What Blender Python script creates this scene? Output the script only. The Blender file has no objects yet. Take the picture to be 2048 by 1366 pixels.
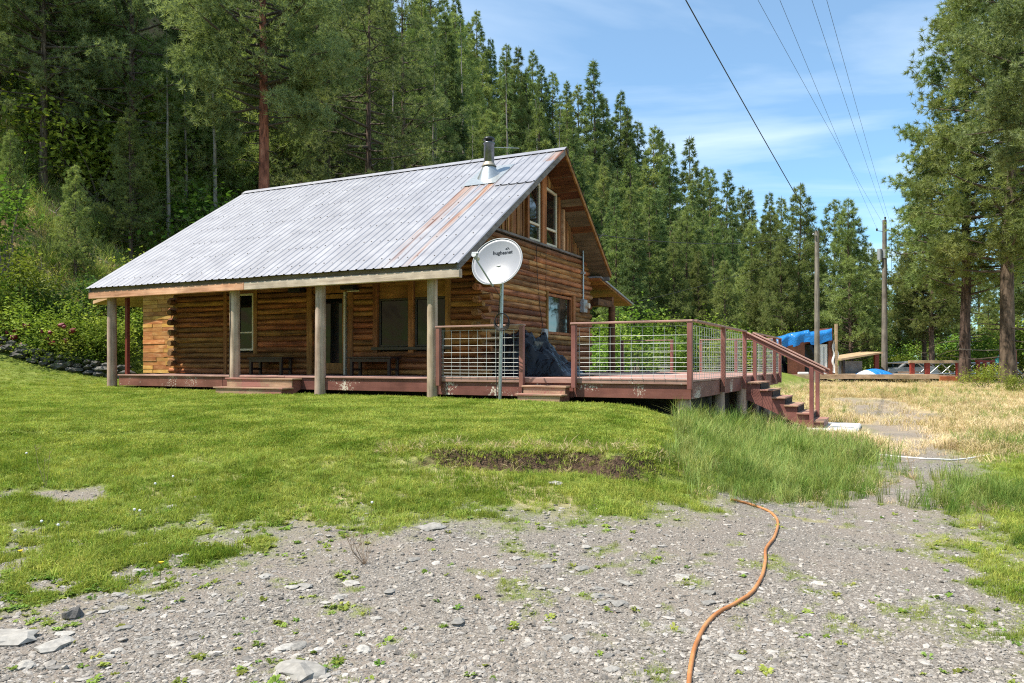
import bpy, bmesh, math, random
import numpy as np
from mathutils import Vector, Matrix, Euler

# ---------------------------------------------------------------- camera, sky, sun, exposure
scene = bpy.context.scene
COL = scene.collection
F_PX, CX, HY, CZ = 1522.0, 1024.0, 726.0, 0.302        # photo calibration (2048 x 1366), metres above the deck boards
cam_d = bpy.data.cameras.new("camera"); cam = bpy.data.objects.new("camera", cam_d); COL.objects.link(cam)
cam.location = (0, 0, CZ); cam.rotation_euler = (math.pi/2, 0, 0)
cam_d.sensor_width = 36.0; cam_d.lens = 36.0*F_PX/2048; cam_d.shift_y = (HY-683)/2048.0
cam_d.clip_end = 3000; scene.camera = cam

_d = (-2000-CX, F_PX); _n = math.hypot(*_d)
UX, UY = -_d[0]/_n, -_d[1]/_n                           # long axis of the cabin (towards the gable with the deck)
VX, VY = -UY, UX                                        # depth axis of the cabin
HROT = math.atan2(UY, UX)
P0 = (3.192, 13.533)                                    # front corner of the deck
SUN_EL = math.radians(60)
_h = (0.74*UX+0.67*VX, 0.74*UY+0.67*VY); _l = math.hypot(*_h); _h = (_h[0]/_l, _h[1]/_l)
sun_travel = Vector((_h[0]*math.cos(SUN_EL), _h[1]*math.cos(SUN_EL), -math.sin(SUN_EL)))
sd_ = bpy.data.lights.new("sun", 'SUN'); sd_.energy = 5.0; sd_.angle = math.radians(0.55); sd_.color = (1.0, 0.93, 0.82)
sun = bpy.data.objects.new("sun", sd_); COL.objects.link(sun)
sun.rotation_euler = sun_travel.to_track_quat('-Z', 'Y').to_euler(); sun.location = (-20, -5, 40)

world = bpy.data.worlds.new("World"); scene.world = world; world.use_nodes = True
wn, wl = world.node_tree.nodes, world.node_tree.links
wn.clear()
w_out = wn.new('ShaderNodeOutputWorld'); bg = wn.new('ShaderNodeBackground'); sky = wn.new('ShaderNodeTexSky')
sky.sky_type = 'NISHITA'; sky.sun_disc = False; sky.sun_elevation = SUN_EL
sky.sun_rotation = math.atan2(-_h[0], -_h[1])            # towards the sun, measured from +Y
sky.altitude = 600; sky.air_density = 1.0; sky.dust_density = 0.6; sky.ozone_density = 3.0
bg.inputs['Strength'].default_value = 0.10
tc = wn.new('ShaderNodeTexCoord'); sep = wn.new('ShaderNodeSeparateXYZ'); wl.new(tc.outputs['Generated'], sep.inputs[0])
# thin cirrus: the view direction projected on a high layer, stretched noise
zc = wn.new('ShaderNodeMath'); zc.operation = 'MAXIMUM'; zc.inputs[1].default_value = 0.04; wl.new(sep.outputs[2], zc.inputs[0])
dx = wn.new('ShaderNodeMath'); dx.operation = 'DIVIDE'; wl.new(sep.outputs[0], dx.inputs[0]); wl.new(zc.outputs[0], dx.inputs[1])
dy = wn.new('ShaderNodeMath'); dy.operation = 'DIVIDE'; wl.new(sep.outputs[1], dy.inputs[0]); wl.new(zc.outputs[0], dy.inputs[1])
cb = wn.new('ShaderNodeCombineXYZ'); wl.new(dx.outputs[0], cb.inputs[0]); wl.new(dy.outputs[0], cb.inputs[1])
mp = wn.new('ShaderNodeMapping'); mp.inputs['Scale'].default_value = (0.5, 0.75, 1); mp.inputs['Rotation'].default_value = (0, 0, 0.35)
mp.inputs['Location'].default_value = (0.9, 0.2, 0)
wl.new(cb.outputs[0], mp.inputs[0])
nz = wn.new('ShaderNodeTexNoise'); nz.inputs['Scale'].default_value = 1.0; nz.inputs['Detail'].default_value = 8; nz.inputs['Roughness'].default_value = 0.52; nz.inputs['Distortion'].default_value = 0.5
wl.new(mp.outputs[0], nz.inputs['Vector'])
cr = wn.new('ShaderNodeValToRGB'); cr.color_ramp.elements[0].position = 0.43; cr.color_ramp.elements[0].color = (0.12,)*3+(1,)
cr.color_ramp.elements[1].position = 0.72; cr.color_ramp.elements[1].color = (0.6,)*3+(1,)
wl.new(nz.outputs['Fac'], cr.inputs[0])
tint = wn.new('ShaderNodeMixRGB'); tint.blend_type = 'MULTIPLY'; tint.inputs[0].default_value = 1.0; tint.inputs[2].default_value = (0.80, 1.26, 1.36, 1)
wl.new(sky.outputs[0], tint.inputs[1])
mix = wn.new('ShaderNodeMixRGB'); mix.inputs[2].default_value = (8.6, 9.4, 9.9, 1)
wl.new(cr.outputs[0], mix.inputs[0]); wl.new(tint.outputs[0], mix.inputs[1]); wl.new(mix.outputs[0], bg.inputs[0]); wl.new(bg.outputs[0], w_out.inputs[0])

vs = scene.view_settings; vs.view_transform = 'Standard'; vs.look = 'None'; vs.gamma = 1.0; vs.exposure = 0.68; vs.use_curve_mapping = False
scene.cycles.use_denoising = False; scene.cycles.filter_width = 1.15
scene.cycles.max_bounces = 4; scene.cycles.diffuse_bounces = 2; scene.cycles.glossy_bounces = 2
scene.cycles.transmission_bounces = 3; scene.cycles.transparent_max_bounces = 4

random.seed(7); RNG = np.random.default_rng(11)

# ---------------------------------------------------------------- small maths helpers
def pix(x, y, Y):
    """a photo pixel at depth Y -> world point"""
    return ((x-CX)/F_PX*Y, Y, CZ-(y-HY)/F_PX*Y)
def H(x, y, z=0.0):
    """cabin frame (x along the eaves, y depth, z above the deck) -> world"""
    return (P0[0]+x*UX+y*VX, P0[1]+x*UY+y*VY, z)
def sstep(t):
    t = np.clip(t, 0, 1); return t*t*(3-2*t)
def _hash(ix, iy, s):
    n = (ix*374761393 + iy*668265263 + s*974634777) & 0x7fffffff
    n = ((n ^ (n >> 13))*1274126177) & 0x7fffffff
    return ((n ^ (n >> 16)) & 0xffff)/65535.0
def vnoise(X, Y, s=0):
    X = np.asarray(X, float); Y = np.asarray(Y, float)
    ix = np.floor(X).astype(np.int64); iy = np.floor(Y).astype(np.int64); fx = X-ix; fy = Y-iy
    fx = fx*fx*(3-2*fx); fy = fy*fy*(3-2*fy)
    a = _hash(ix, iy, s); b = _hash(ix+1, iy, s); c = _hash(ix, iy+1, s); d = _hash(ix+1, iy+1, s)
    return (a*(1-fx)+b*fx)*(1-fy)+(c*(1-fx)+d*fx)*fy
def fbm(X, Y, s=0, o=4):
    r = 0; amp = 0.5; t = 0
    for k in range(o):
        r = r+amp*vnoise(np.asarray(X)*2**k+17.3*k, np.asarray(Y)*2**k-9.1*k, s+k); t += amp; amp *= 0.55
    return r/t

# ---------------------------------------------------------------- ground shape
EDGE = [(-60, 8.9), (-6, 8.9), (-1.6, 8.75), (-0.6, 8.45), (0.5, 8.35), (1.75, 8.35), (2.35, 9.3), (2.9, 11.5), (3.5, 14.5), (5.6, 21), (9, 32), (25, 60), (60, 130)]
_EP = np.array(EDGE)
def edge_sd(X, Y):
    X = np.asarray(X, float); Y = np.asarray(Y, float)
    best = np.full(X.shape, 1e9)
    for (x0, y0), (x1, y1) in zip(EDGE[:-1], EDGE[1:]):
        ddx, ddy = x1-x0, y1-y0
        t = np.clip(((X-x0)*ddx+(Y-y0)*ddy)/(ddx*ddx+ddy*ddy), 0, 1)
        best = np.minimum(best, np.hypot(X-x0-t*ddx, Y-y0-t*ddy))
    # plateau side: above/left of the polyline
    ye = np.interp(X, _EP[:, 0], _EP[:, 1])
    return np.where(Y > ye, best, -best)
def hill_d(X, Y):
    return (np.asarray(X)+15.0)*(-0.888)+(np.asarray(Y)-25.5)*0.459
def hillz(X, Y):
    d = hill_d(X, Y)+1.5*(fbm(np.asarray(X)*0.05, np.asarray(Y)*0.05, 40)-0.5)
    soft = np.where(d > 20, d, 1.6*np.log1p(np.exp(np.clip(d/1.6, -30, 30))))
    z = 0.86*soft
    return np.where(z > 34, 34+9*(1-np.exp(-(z-34)/16)), z)
def ground(X, Y):
    X = np.asarray(X, float); Y = np.asarray(Y, float)
    low = -1.24+0.096*np.clip(Y-4.5, 0, 4)*sstep((3.2-X)/2.5)+0.22*sstep((Y-20)/25)+0.012*np.clip(4.5-Y, -0, 20)*0
    pl = -0.45-0.043*np.clip(13-Y, 0, 6)+0.011*np.clip(Y-14, 0, 14)
    s = edge_sd(X, Y)+0.36*(vnoise(X*1.7, Y*1.7, 3)-0.5)+0.15*(vnoise(X*6, Y*6, 4)-0.5)
    wl_ = np.interp(X, [-4.5, -2.0, -1.3, -0.7, 1.0, 1.55, 2.2, 3.0], [2.6, 1.3, 0.45, 0.085, 0.08, 0.35, 1.1, 1.6])
    w = np.where(Y > 10, 1.6, wl_)
    t = sstep((s+w)/(2*w))
    z = low+(pl-low)*t
    z = z+0.05*(fbm(X*0.5, Y*0.5, 9)-0.5)*2+0.018*(fbm(X*3, Y*3, 12, 3)-0.5)*np.where((np.abs(X) < 12) & (Y < 20), 1, 0)
    return z+hillz(X, Y)
def gz(x, y): return float(ground(np.array([x]), np.array([y]))[0])
def on_ground(px, py):
    """follow the ray of a photo pixel until it meets the ground"""
    lo, hi = 2.0, 2.0
    while hi < 300:
        p = pix(px, py, hi)
        if p[2] < gz(p[0], p[1]): break
        lo = hi; hi *= 1.04
    for _ in range(24):
        m = (lo+hi)/2; p = pix(px, py, m)
        if p[2] < gz(p[0], p[1]): hi = m
        else: lo = m
    p = pix(px, py, hi); return (p[0], p[1], gz(p[0], p[1]))

def inpoly(X, Y, poly):
    X = np.asarray(X, float); Y = np.asarray(Y, float); r = np.zeros(X.shape, bool); n = len(poly)
    for i in range(n):
        x0, y0 = poly[i]; x1, y1 = poly[(i+1) % n]
        c = ((y0 > Y) != (y1 > Y))
        r ^= c & (X < (x1-x0)*(Y-y0)/((y1-y0) if y1 != y0 else 1e-9)+x0)
    return r
def poly_sd(X, Y, poly):
    X = np.asarray(X, float); Y = np.asarray(Y, float); best = np.full(X.shape, 1e9)
    for (x0, y0), (x1, y1) in zip(poly, poly[1:]+poly[:1]):
        ddx, ddy = x1-x0, y1-y0
        t = np.clip(((X-x0)*ddx+(Y-y0)*ddy)/(ddx*ddx+ddy*ddy+1e-9), 0, 1)
        best = np.minimum(best, np.hypot(X-x0-t*ddx, Y-y0-t*ddy))
    return np.where(inpoly(X, Y, poly), best, -best)
# bare gravel of the drive (plan outline), the verge right of it, the bare patch in the lawn
GRAVEL = [(-9, 4.6), (-3.4, 5.0), (-2.5, 5.15), (-2.05, 5.75), (-1.3, 6.4), (-0.7, 6.85), (0.1, 6.5), (1.0, 6.65), (1.7, 7.4), (2.3, 8.0), (3.2, 8.5),
          (4.5, 10.0), (5.5, 12.0), (7.4, 16.0), (9.6, 22), (13.0, 31), (15.6, 31), (12.6, 22), (9.6, 16.5), (7.3, 12.0), (5.2, 8.6), (4.3, 6.8), (4.2, 5.0), (4.2, 3.6), (4.0, 0), (-9, 0)]
PATCH = [(-5.4, 7.3), (-4.8, 7.75), (-4.1, 7.6), (-3.75, 7.2), (-4.2, 6.95), (-4.9, 7.0)]
def masks(X, Y):
    """grass 0..1, dry 0..1, soil 0..1"""
    n1 = fbm(X*1.1, Y*1.1, 21); n2 = fbm(X*4.5, Y*4.5, 25, 3); n3 = fbm(X*0.35, Y*0.35, 31)
    g = poly_sd(X, Y, GRAVEL)
    n0 = fbm(X*9, Y*9, 28, 3); gr = 1-sstep((g+1.3*(n1-0.5)+0.8*(n2-0.5)+0.4*(n0-0.5)+0.45)/0.95)
    p = poly_sd(X, Y, PATCH)
    gr = gr*(1-0.95*sstep((p+0.7*(n1-0.5)+0.4*(n2-0.5))/0.2))
    # thin left corner of the lawn and gaps below the bank
    thin = sstep((7.7-Y)/2.2)*sstep((1.6-X)/1.6)
    gr = gr*(1-thin*sstep((0.55*n2+0.25*n0+0.2*n1-0.485)/0.06)*0.8)
    # weeds in the gravel
    weeds = sstep((0.6*n2+0.4*n0-0.575)/0.06)*sstep((n1-0.40)/0.2)*0.5
    gr = np.maximum(gr, weeds*(g > 0))
    verge = sstep((X-0.575*Y-0.1+1.2*(n1-0.5))/0.8)*sstep((16-Y)/5)
    gr = np.maximum(gr, verge*sstep((n1-0.30)/0.2)*0.85*(Y < 17))
    vg2 = sstep((X-0.43*Y-0.2)/0.9)*sstep((9.5-Y)/2)*sstep((0.6*n1+0.4*n2-0.50)/0.07)*0.7
    gr = np.maximum(gr, vg2)
    dry = sstep((Y-11.5-2.5*(n3-0.5))/4.0)*sstep((-edge_sd(X, Y)-0.2)/1.6)
    dry = dry*np.where(hill_d(X, Y) > -3, 0.0, 1.0)*(1-0.65*sstep((g+1.4*(n1-0.5)+0.7*(n2-0.5)+0.1)/0.7))
    dry = dry*(1-0.75*sstep((n3-0.50)/0.12)*sstep((n1-0.35)/0.2))
    dry = np.maximum(dry, 0.75*np.exp(-((X-1.15)/0.75)**2-((Y-8.75)/0.33)**2)*sstep((n2-0.25)/0.3))
    dry = np.maximum(dry, 0.55*sstep((n1-0.58)/0.1)*sstep((9-Y)/1.0)*sstep((Y-6.2)/0.6)*(edge_sd(X, Y) < 0)*gr)
    hd = hill_d(X, Y)
    soil = sstep((hd+0.5)/2.0)
    return gr, dry, soil

# ---------------------------------------------------------------- mesh building
class MB:
    def __init__(s): s.v = []; s.f = []; s.sm = []
    def add(s, vs, fs, smooth=False):
        o = len(s.v); s.v.extend(vs); s.f.extend([tuple(i+o for i in f) for f in fs]); s.sm.extend([smooth]*len(fs)); return s
    def box(s, x0, x1, y0, y1, z0, z1):
        return s.add([(x0, y0, z0), (x1, y0, z0), (x1, y1, z0), (x0, y1, z0), (x0, y0, z1), (x1, y0, z1), (x1, y1, z1), (x0, y1, z1)],
                     [(3, 2, 1, 0), (4, 5, 6, 7), (0, 1, 5, 4), (1, 2, 6, 5), (2, 3, 7, 6), (3, 0, 4, 7)])
    def hexa(s, b, t):      # 4 bottom points and 4 top points, both counter-clockwise from above
        return s.add(list(b)+list(t), [(3, 2, 1, 0), (4, 5, 6, 7), (0, 1, 5, 4), (1, 2, 6, 5), (2, 3, 7, 6), (3, 0, 4, 7)])
    def prism(s, pts, d):   # closed polygon of 3-D points extruded by vector d
        n = len(pts); q = [tuple(p[i]+d[i] for i in range(3)) for p in pts]
        return s.add(list(pts)+q, [tuple(range(n))[::-1], tuple(range(n, 2*n))]+[(i, (i+1) % n, n+(i+1) % n, n+i) for i in range(n)])
    def tube(s, pts, rad, n=8, caps=True, smooth=True):
        pts = [Vector(p) for p in pts]; m = len(pts)
        if not hasattr(rad, '__len__'): rad = [rad]*m
        up = Vector((0, 0, 1)); vs = []; prev = None
        for i, p in enumerate(pts):
            d = (pts[min(i+1, m-1)]-pts[max(i-1, 0)]).normalized()
            if prev is None:
                a = d.cross(up if abs(d.z) < 0.9 else Vector((1, 0, 0))).normalized()
            else:
                a = (prev-d*prev.dot(d)); a = a.normalized() if a.length > 1e-6 else d.orthogonal().normalized()
            prev = a; b = d.cross(a)
            for k in range(n):
                t = 2*math.pi*k/n; vs.append(tuple(p+(a*math.cos(t)+b*math.sin(t))*rad[i]))
        fs = [(i*n+k, i*n+(k+1) % n, (i+1)*n+(k+1) % n, (i+1)*n+k) for i in range(m-1) for k in range(n)]
        s.add(vs, fs, smooth)
        if caps: s.add(vs[:n], [tuple(range(n))[::-1]]); s.add(vs[-n:], [tuple(range(n))])
        return s
    def lathe(s, c, prof, n=20, smooth=True):    # prof: (radius, z) pairs round a vertical axis
        vs = [(c[0]+r*math.cos(2*math.pi*k/n), c[1]+r*math.sin(2*math.pi*k/n), c[2]+z) for r, z in prof for k in range(n)]
        fs = [(i*n+k, i*n+(k+1) % n, (i+1)*n+(k+1) % n, (i+1)*n+k) for i in range(len(prof)-1) for k in range(n)]
        return s.add(vs, fs, smooth)
    def mesh(s, name, off=(0, 0, 0)):
        m = bpy.data.meshes.new(name)
        m.from_pydata([(v[0]-off[0], v[1]-off[1], v[2]-off[2]) for v in s.v], [], s.f)
        m.polygons.foreach_set('use_smooth', s.sm); m.update(); return m

def tri_mesh(name, V, smooth=False, uvcol=None):
    """numpy (n*3, 3) triangle soup -> mesh"""
    n = len(V); m = bpy.data.meshes.new(name)
    m.vertices.add(n); m.vertices.foreach_set('co', np.asarray(V, np.float32).ravel())
    m.loops.add(n); m.loops.foreach_set('vertex_index', np.arange(n, dtype=np.int32))
    m.polygons.add(n//3); m.polygons.foreach_set('loop_start', np.arange(0, n, 3, dtype=np.int32))
    try: m.polygons.foreach_set('loop_total', np.full(n//3, 3, np.int32))
    except Exception: pass
    m.update(calc_edges=True); return m

def link(o, parent=None):
    COL.objects.link(o)
    if parent is not None: o.parent = parent
    return o
def tag(o, label=None, cat=None, group=None, kind=None):
    if label: o['label'] = label
    if cat: o['category'] = cat
    if group: o['group'] = group
    if kind: o['kind'] = kind
    return o
def thing(name, label, cat, loc=(0, 0, 0), rotz=0.0, group=None):
    o = bpy.data.objects.new(name, None); o.empty_display_size = 0.2; link(o)
    o.location = loc; o.rotation_euler = (0, 0, rotz); return tag(o, label, cat, group)
def hthing(name, label, cat, hloc, group=None):
    """a thing built in the cabin frame; its parts are given in cabin coordinates"""
    o = thing(name, label, cat, H(*hloc), HROT, group); OFF[o.name] = hloc; return o
OFF = {}
def bevel(o, w, seg=1):
    b = o.modifiers.new('bevel', 'BEVEL'); b.width = w; b.segments = seg; b.limit_method = 'ANGLE'; b.angle_limit = math.radians(40); return o
def part(root, name, mb, mat, bev=0, off=None):
    """mesh part of a thing; coordinates in the thing's frame (cabin things: cabin coordinates)"""
    off = OFF.get(root.name, (0, 0, 0)) if off is None else off
    o = bpy.data.objects.new(name, mb.mesh(name, off)); o.data.materials.append(mat); link(o, root)
    OFF[o.name] = off
    if bev: bevel(o, bev)
    return o
def solo(name, mb, mat, label, cat, loc=None, group=None, bev=0):
    """a thing that is one mesh; world coordinates, origin put at its base"""
    if loc is None: loc = (0, 0, 0)
    o = bpy.data.objects.new(name, mb.mesh(name, loc)); o.data.materials.append(mat); o.location = loc; link(o)
    if bev: bevel(o, bev)
    return tag(o, label, cat, group)
def copy_tree(o, parent=None):
    c = o.copy(); COL.objects.link(c); c.parent = parent
    for ch in list(o.children): copy_tree(ch, c)
    return c

# ---------------------------------------------------------------- materials
def _mat(name):
    m = bpy.data.materials.new(name); m.use_nodes = True
    return m, m.node_tree.nodes, m.node_tree.links, m.node_tree.nodes['Principled BSDF']
def _ramp(n, stops):
    r = n.new('ShaderNodeValToRGB'); e = r.color_ramp.elements
    while len(e) < len(stops): e.new(0.5)
    for i, (p, c) in enumerate(stops): e[i].position = p; e[i].color = tuple(c)+(1,)
    return r
def plain(name, col, rough=0.6, metal=0.0, var=0.12, scale=9.0, bump=0.0, spec=0.5, rnd=0.0):
    """one colour with mottled variation"""
    m, n, l, b = _mat(name); t = n.new('ShaderNodeTexCoord'); z = n.new('ShaderNodeTexNoise'); z.inputs['Scale'].default_value = scale; z.inputs['Detail'].default_value = 5
    l.new(t.outputs['Object'], z.inputs['Vector'])
    r = _ramp(n, [(0.3, [c*(1-var) for c in col]), (0.7, [min(1, c*(1+var)) for c in col])]); l.new(z.outputs['Fac'], r.inputs[0])
    out = r.outputs[0]
    if rnd:
        oi = n.new('ShaderNodeObjectInfo'); hs = n.new('ShaderNodeHueSaturation'); mr = n.new('ShaderNodeMapRange')
        mr.inputs[3].default_value = 1-rnd; mr.inputs[4].default_value = 1+rnd; l.new(oi.outputs['Random'], mr.inputs[0]); l.new(mr.outputs[0], hs.inputs['Value']); l.new(out, hs.inputs['Color']); out = hs.outputs[0]
    l.new(out, b.inputs['Base Color']); b.inputs['Roughness'].default_value = rough; b.inputs['Metallic'].default_value = metal
    b.inputs['Specular IOR Level'].default_value = spec
    if bump:
        bp = n.new('ShaderNodeBump'); bp.inputs['Strength'].default_value = bump; bp.inputs['Distance'].default_value = 0.02
        l.new(z.outputs['Fac'], bp.inputs['Height']); l.new(bp.outputs[0], b.inputs['Normal'])
    return m
def wood(name, stops, stretch=(1.2, 14, 14), rough=0.75, bump=0.35, rnd=0.28, chips=None, hue=0.015, knots=True):
    """grain along one axis of the part, per-part tone; chips = (colour, threshold) for flaking paint"""
    m, n, l, b = _mat(name); t = n.new('ShaderNodeTexCoord'); mp = n.new('ShaderNodeMapping'); mp.inputs['Scale'].default_value = stretch
    oi = n.new('ShaderNodeObjectInfo'); ad = n.new('ShaderNodeVectorMath'); ad.operation = 'ADD'; sc = n.new('ShaderNodeVectorMath'); sc.operation = 'SCALE'
    cbx = n.new('ShaderNodeCombineXYZ'); l.new(oi.outputs['Random'], cbx.inputs[0]); l.new(oi.outputs['Random'], cbx.inputs[1]); l.new(oi.outputs['Random'], cbx.inputs[2])
    sc.inputs['Scale'].default_value = 37.0; l.new(cbx.outputs[0], sc.inputs[0]); l.new(t.outputs['Object'], ad.inputs[0]); l.new(sc.outputs[0], ad.inputs[1]); l.new(ad.outputs[0], mp.inputs[0])
    z = n.new('ShaderNodeTexNoise'); z.inputs['Scale'].default_value = 1.0; z.inputs['Detail'].default_value = 6; z.inputs['Roughness'].default_value = 0.62; z.inputs['Distortion'].default_value = 0.4; l.new(mp.outputs[0], z.inputs['Vector'])
    r = _ramp(n, stops); l.new(z.outputs['Fac'], r.inputs[0])
    hs = n.new('ShaderNodeHueSaturation'); mr = n.new('ShaderNodeMapRange'); mr.inputs[3].default_value = 1-rnd; mr.inputs[4].default_value = 1+rnd
    l.new(oi.outputs['Random'], mr.inputs[0]); l.new(mr.outputs[0], hs.inputs['Value'])
    f2 = n.new('ShaderNodeMath'); f2.operation = 'MULTIPLY'; f2.inputs[1].default_value = 7.31; l.new(oi.outputs['Random'], f2.inputs[0]); fr = n.new('ShaderNodeMath'); fr.operation = 'FRACT'; l.new(f2.outputs[0], fr.inputs[0])
    mh = n.new('ShaderNodeMapRange'); mh.inputs[3].default_value = 0.5-hue; mh.inputs[4].default_value = 0.5+hue; l.new(fr.outputs[0], mh.inputs[0]); l.new(mh.outputs[0], hs.inputs['Hue'])
    l.new(r.outputs[0], hs.inputs['Color']); out = hs.outputs[0]
    # large weathered blotches
    z2 = n.new('ShaderNodeTexNoise'); z2.inputs['Scale'].default_value = 2.3; z2.inputs['Detail'].default_value = 4; l.new(ad.outputs[0], z2.inputs['Vector'])
    mr2 = n.new('ShaderNodeMapRange'); mr2.inputs[1].default_value = 0.3; mr2.inputs[2].default_value = 0.7; mr2.inputs[3].default_value = 0.72; mr2.inputs[4].default_value = 1.2; l.new(z2.outputs['Fac'], mr2.inputs[0])
    mu = n.new('ShaderNodeMixRGB'); mu.blend_type = 'MULTIPLY'; mu.inputs[0].default_value = 1; l.new(out, mu.inputs[1]); l.new(mr2.outputs[0], mu.inputs[2]); out = mu.outputs[0]
    if chips:
        z3 = n.new('ShaderNodeTexNoise'); z3.inputs['Scale'].default_value = 26; z3.inputs['Detail'].default_value = 6; z3.inputs['Roughness'].default_value = 0.7; l.new(ad.outputs[0], z3.inputs['Vector'])
        z4 = n.new('ShaderNodeTexNoise'); z4.inputs['Scale'].default_value = 1.4; l.new(ad.outputs[0], z4.inputs['Vector'])
        aa = n.new('ShaderNodeMath'); aa.operation = 'ADD'; l.new(z3.outputs['Fac'], aa.inputs[0]); l.new(z4.outputs['Fac'], aa.inputs[1])
        rc = _ramp(n, [(chips[1], (0, 0, 0)), (chips[1]+0.03, (1, 1, 1))]); rc.color_ramp.elements[0].position = min(chips[1]/2, 1); rc.color_ramp.elements[1].position = min(chips[1]/2+0.015, 1)
        hf = n.new('ShaderNodeMath'); hf.operation = 'MULTIPLY'; hf.inputs[1].default_value = 0.5; l.new(aa.outputs[0], hf.inputs[0]); l.new(hf.outputs[0], rc.inputs[0])
        mc = n.new('ShaderNodeMixRGB'); mc.inputs[2].default_value = tuple(chips[0])+(1,); l.new(rc.outputs[0], mc.inputs[0]); l.new(out, mc.inputs[1]); out = mc.outputs[0]
    l.new(out, b.inputs['Base Color']); b.inputs['Roughness'].default_value = rough; b.inputs['Specular IOR Level'].default_value = 0.3
    bp = n.new('ShaderNodeBump'); bp.inputs['Strength'].default_value = bump; bp.inputs['Distance'].default_value = 0.012; l.new(z.outputs['Fac'], bp.inputs['Height']); l.new(bp.outputs[0], b.inputs['Normal'])
    return m
def leafy(name, c_dark, c_light, trans=0.3, scale=0.6, rnd=0.25, rough=0.65, hue=0.02, pos=False):
    """foliage: clumps of lighter and darker leaves, a little light passing through"""
    m, n, l, b = _mat(name); n.remove(b)
    t = n.new('ShaderNodeTexCoord'); z = n.new('ShaderNodeTexNoise'); z.inputs['Scale'].default_value = scale; z.inputs['Detail'].default_value = 4
    if pos: gp_ = n.new('ShaderNodeNewGeometry'); l.new(gp_.outputs['Position'], z.inputs['Vector'])
    else: l.new(t.outputs['Object'], z.inputs['Vector'])
    r = _ramp(n, [(0.35, c_dark), (0.65, c_light)]); l.new(z.outputs['Fac'], r.inputs[0])
    oi = n.new('ShaderNodeObjectInfo'); hs = n.new('ShaderNodeHueSaturation'); mr = n.new('ShaderNodeMapRange'); mr.inputs[3].default_value = 1-rnd; mr.inputs[4].default_value = 1+rnd
    l.new(oi.outputs['Random'], mr.inputs[0]); l.new(mr.outputs[0], hs.inputs['Value'])
    f2 = n.new('ShaderNodeMath'); f2.operation = 'MULTIPLY'; f2.inputs[1].default_value = 5.77; l.new(oi.outputs['Random'], f2.inputs[0]); fr = n.new('ShaderNodeMath'); fr.operation = 'FRACT'; l.new(f2.outputs[0], fr.inputs[0])
    mh = n.new('ShaderNodeMapRange'); mh.inputs[3].default_value = 0.5-hue; mh.inputs[4].default_value = 0.5+hue; l.new(fr.outputs[0], mh.inputs[0]); l.new(mh.outputs[0], hs.inputs['Hue'])
    l.new(r.outputs[0], hs.inputs['Color'])
    df = n.new('ShaderNodeBsdfDiffuse'); tr = n.new('ShaderNodeBsdfTranslucent')
    br = n.new('ShaderNodeMixRGB'); br.blend_type = 'MULTIPLY'; br.inputs[0].default_value = 1; br.inputs[2].default_value = (1.15, 1.25, 0.6, 1); l.new(hs.outputs[0], br.inputs[1])
    l.new(hs.outputs[0], df.inputs[0]); l.new(br.outputs[0], tr.inputs[0])
    m1 = n.new('ShaderNodeMixShader'); m1.inputs[0].default_value = trans; l.new(df.outputs[0], m1.inputs[1]); l.new(tr.outputs[0], m1.inputs[2])
    l.new(m1.outputs[0], n['Material Output'].inputs[0]); return m

M = {}
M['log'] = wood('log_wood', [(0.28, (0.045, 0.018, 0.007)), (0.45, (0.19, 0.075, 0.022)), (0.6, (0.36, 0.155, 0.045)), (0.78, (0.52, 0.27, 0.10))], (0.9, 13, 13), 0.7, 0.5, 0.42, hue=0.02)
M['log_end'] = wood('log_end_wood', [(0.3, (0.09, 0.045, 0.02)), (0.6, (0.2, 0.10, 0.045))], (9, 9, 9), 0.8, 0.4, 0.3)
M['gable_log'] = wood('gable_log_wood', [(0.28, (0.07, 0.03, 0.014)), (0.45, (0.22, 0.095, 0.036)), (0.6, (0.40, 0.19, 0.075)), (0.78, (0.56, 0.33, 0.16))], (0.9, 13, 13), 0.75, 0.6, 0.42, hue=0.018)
M['trim'] = wood('stained_trim', [(0.3, (0.16, 0.06, 0.015)), (0.7, (0.42, 0.19, 0.055))], (9, 9, 1.2), 0.6, 0.25, 0.22)
M['trimx'] = wood('stained_trim_across', [(0.3, (0.16, 0.06, 0.015)), (0.7, (0.42, 0.19, 0.055))], (1.2, 9, 9), 0.6, 0.25, 0.22)
M['cedar'] = wood('bright_plank', [(0.3, (0.36, 0.14, 0.035)), (0.5, (0.52, 0.25, 0.075)), (0.72, (0.66, 0.40, 0.17))], (2.0, 9, 12), 0.7, 0.3, 0.25, hue=0.02)
M['post'] = wood('grey_log_post', [(0.3, (0.25, 0.17, 0.12)), (0.5, (0.42, 0.31, 0.235)), (0.72, (0.55, 0.43, 0.34))], (16, 16, 0.9), 0.85, 0.6, 0.12)
M['fascia_grey'] = wood('weathered_fascia', [(0.3, (0.36, 0.28, 0.20)), (0.5, (0.54, 0.45, 0.34)), (0.75, (0.66, 0.57, 0.46))], (1.0, 12, 12), 0.85, 0.4, 0.08)
M['fascia_orange'] = wood('orange_fascia', [(0.3, (0.36, 0.19, 0.09)), (0.5, (0.55, 0.32, 0.17)), (0.75, (0.68, 0.46, 0.28))], (1.0, 12, 12), 0.85, 0.4, 0.08)
M['subfascia'] = wood('shade_toned_fascia', [(0.3, (0.10, 0.075, 0.05)), (0.7, (0.24, 0.18, 0.12))], (1.0, 12, 12), 0.85, 0.4, 0.1)  # wood tone darkened to hold the shadow below the metal overhang
M['rake'] = wood('grey_rake_board', [(0.3, (0.12, 0.11, 0.105)), (0.7, (0.26, 0.24, 0.23))], (1.5, 3, 12), 0.8, 0.4, 0.12)
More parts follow.
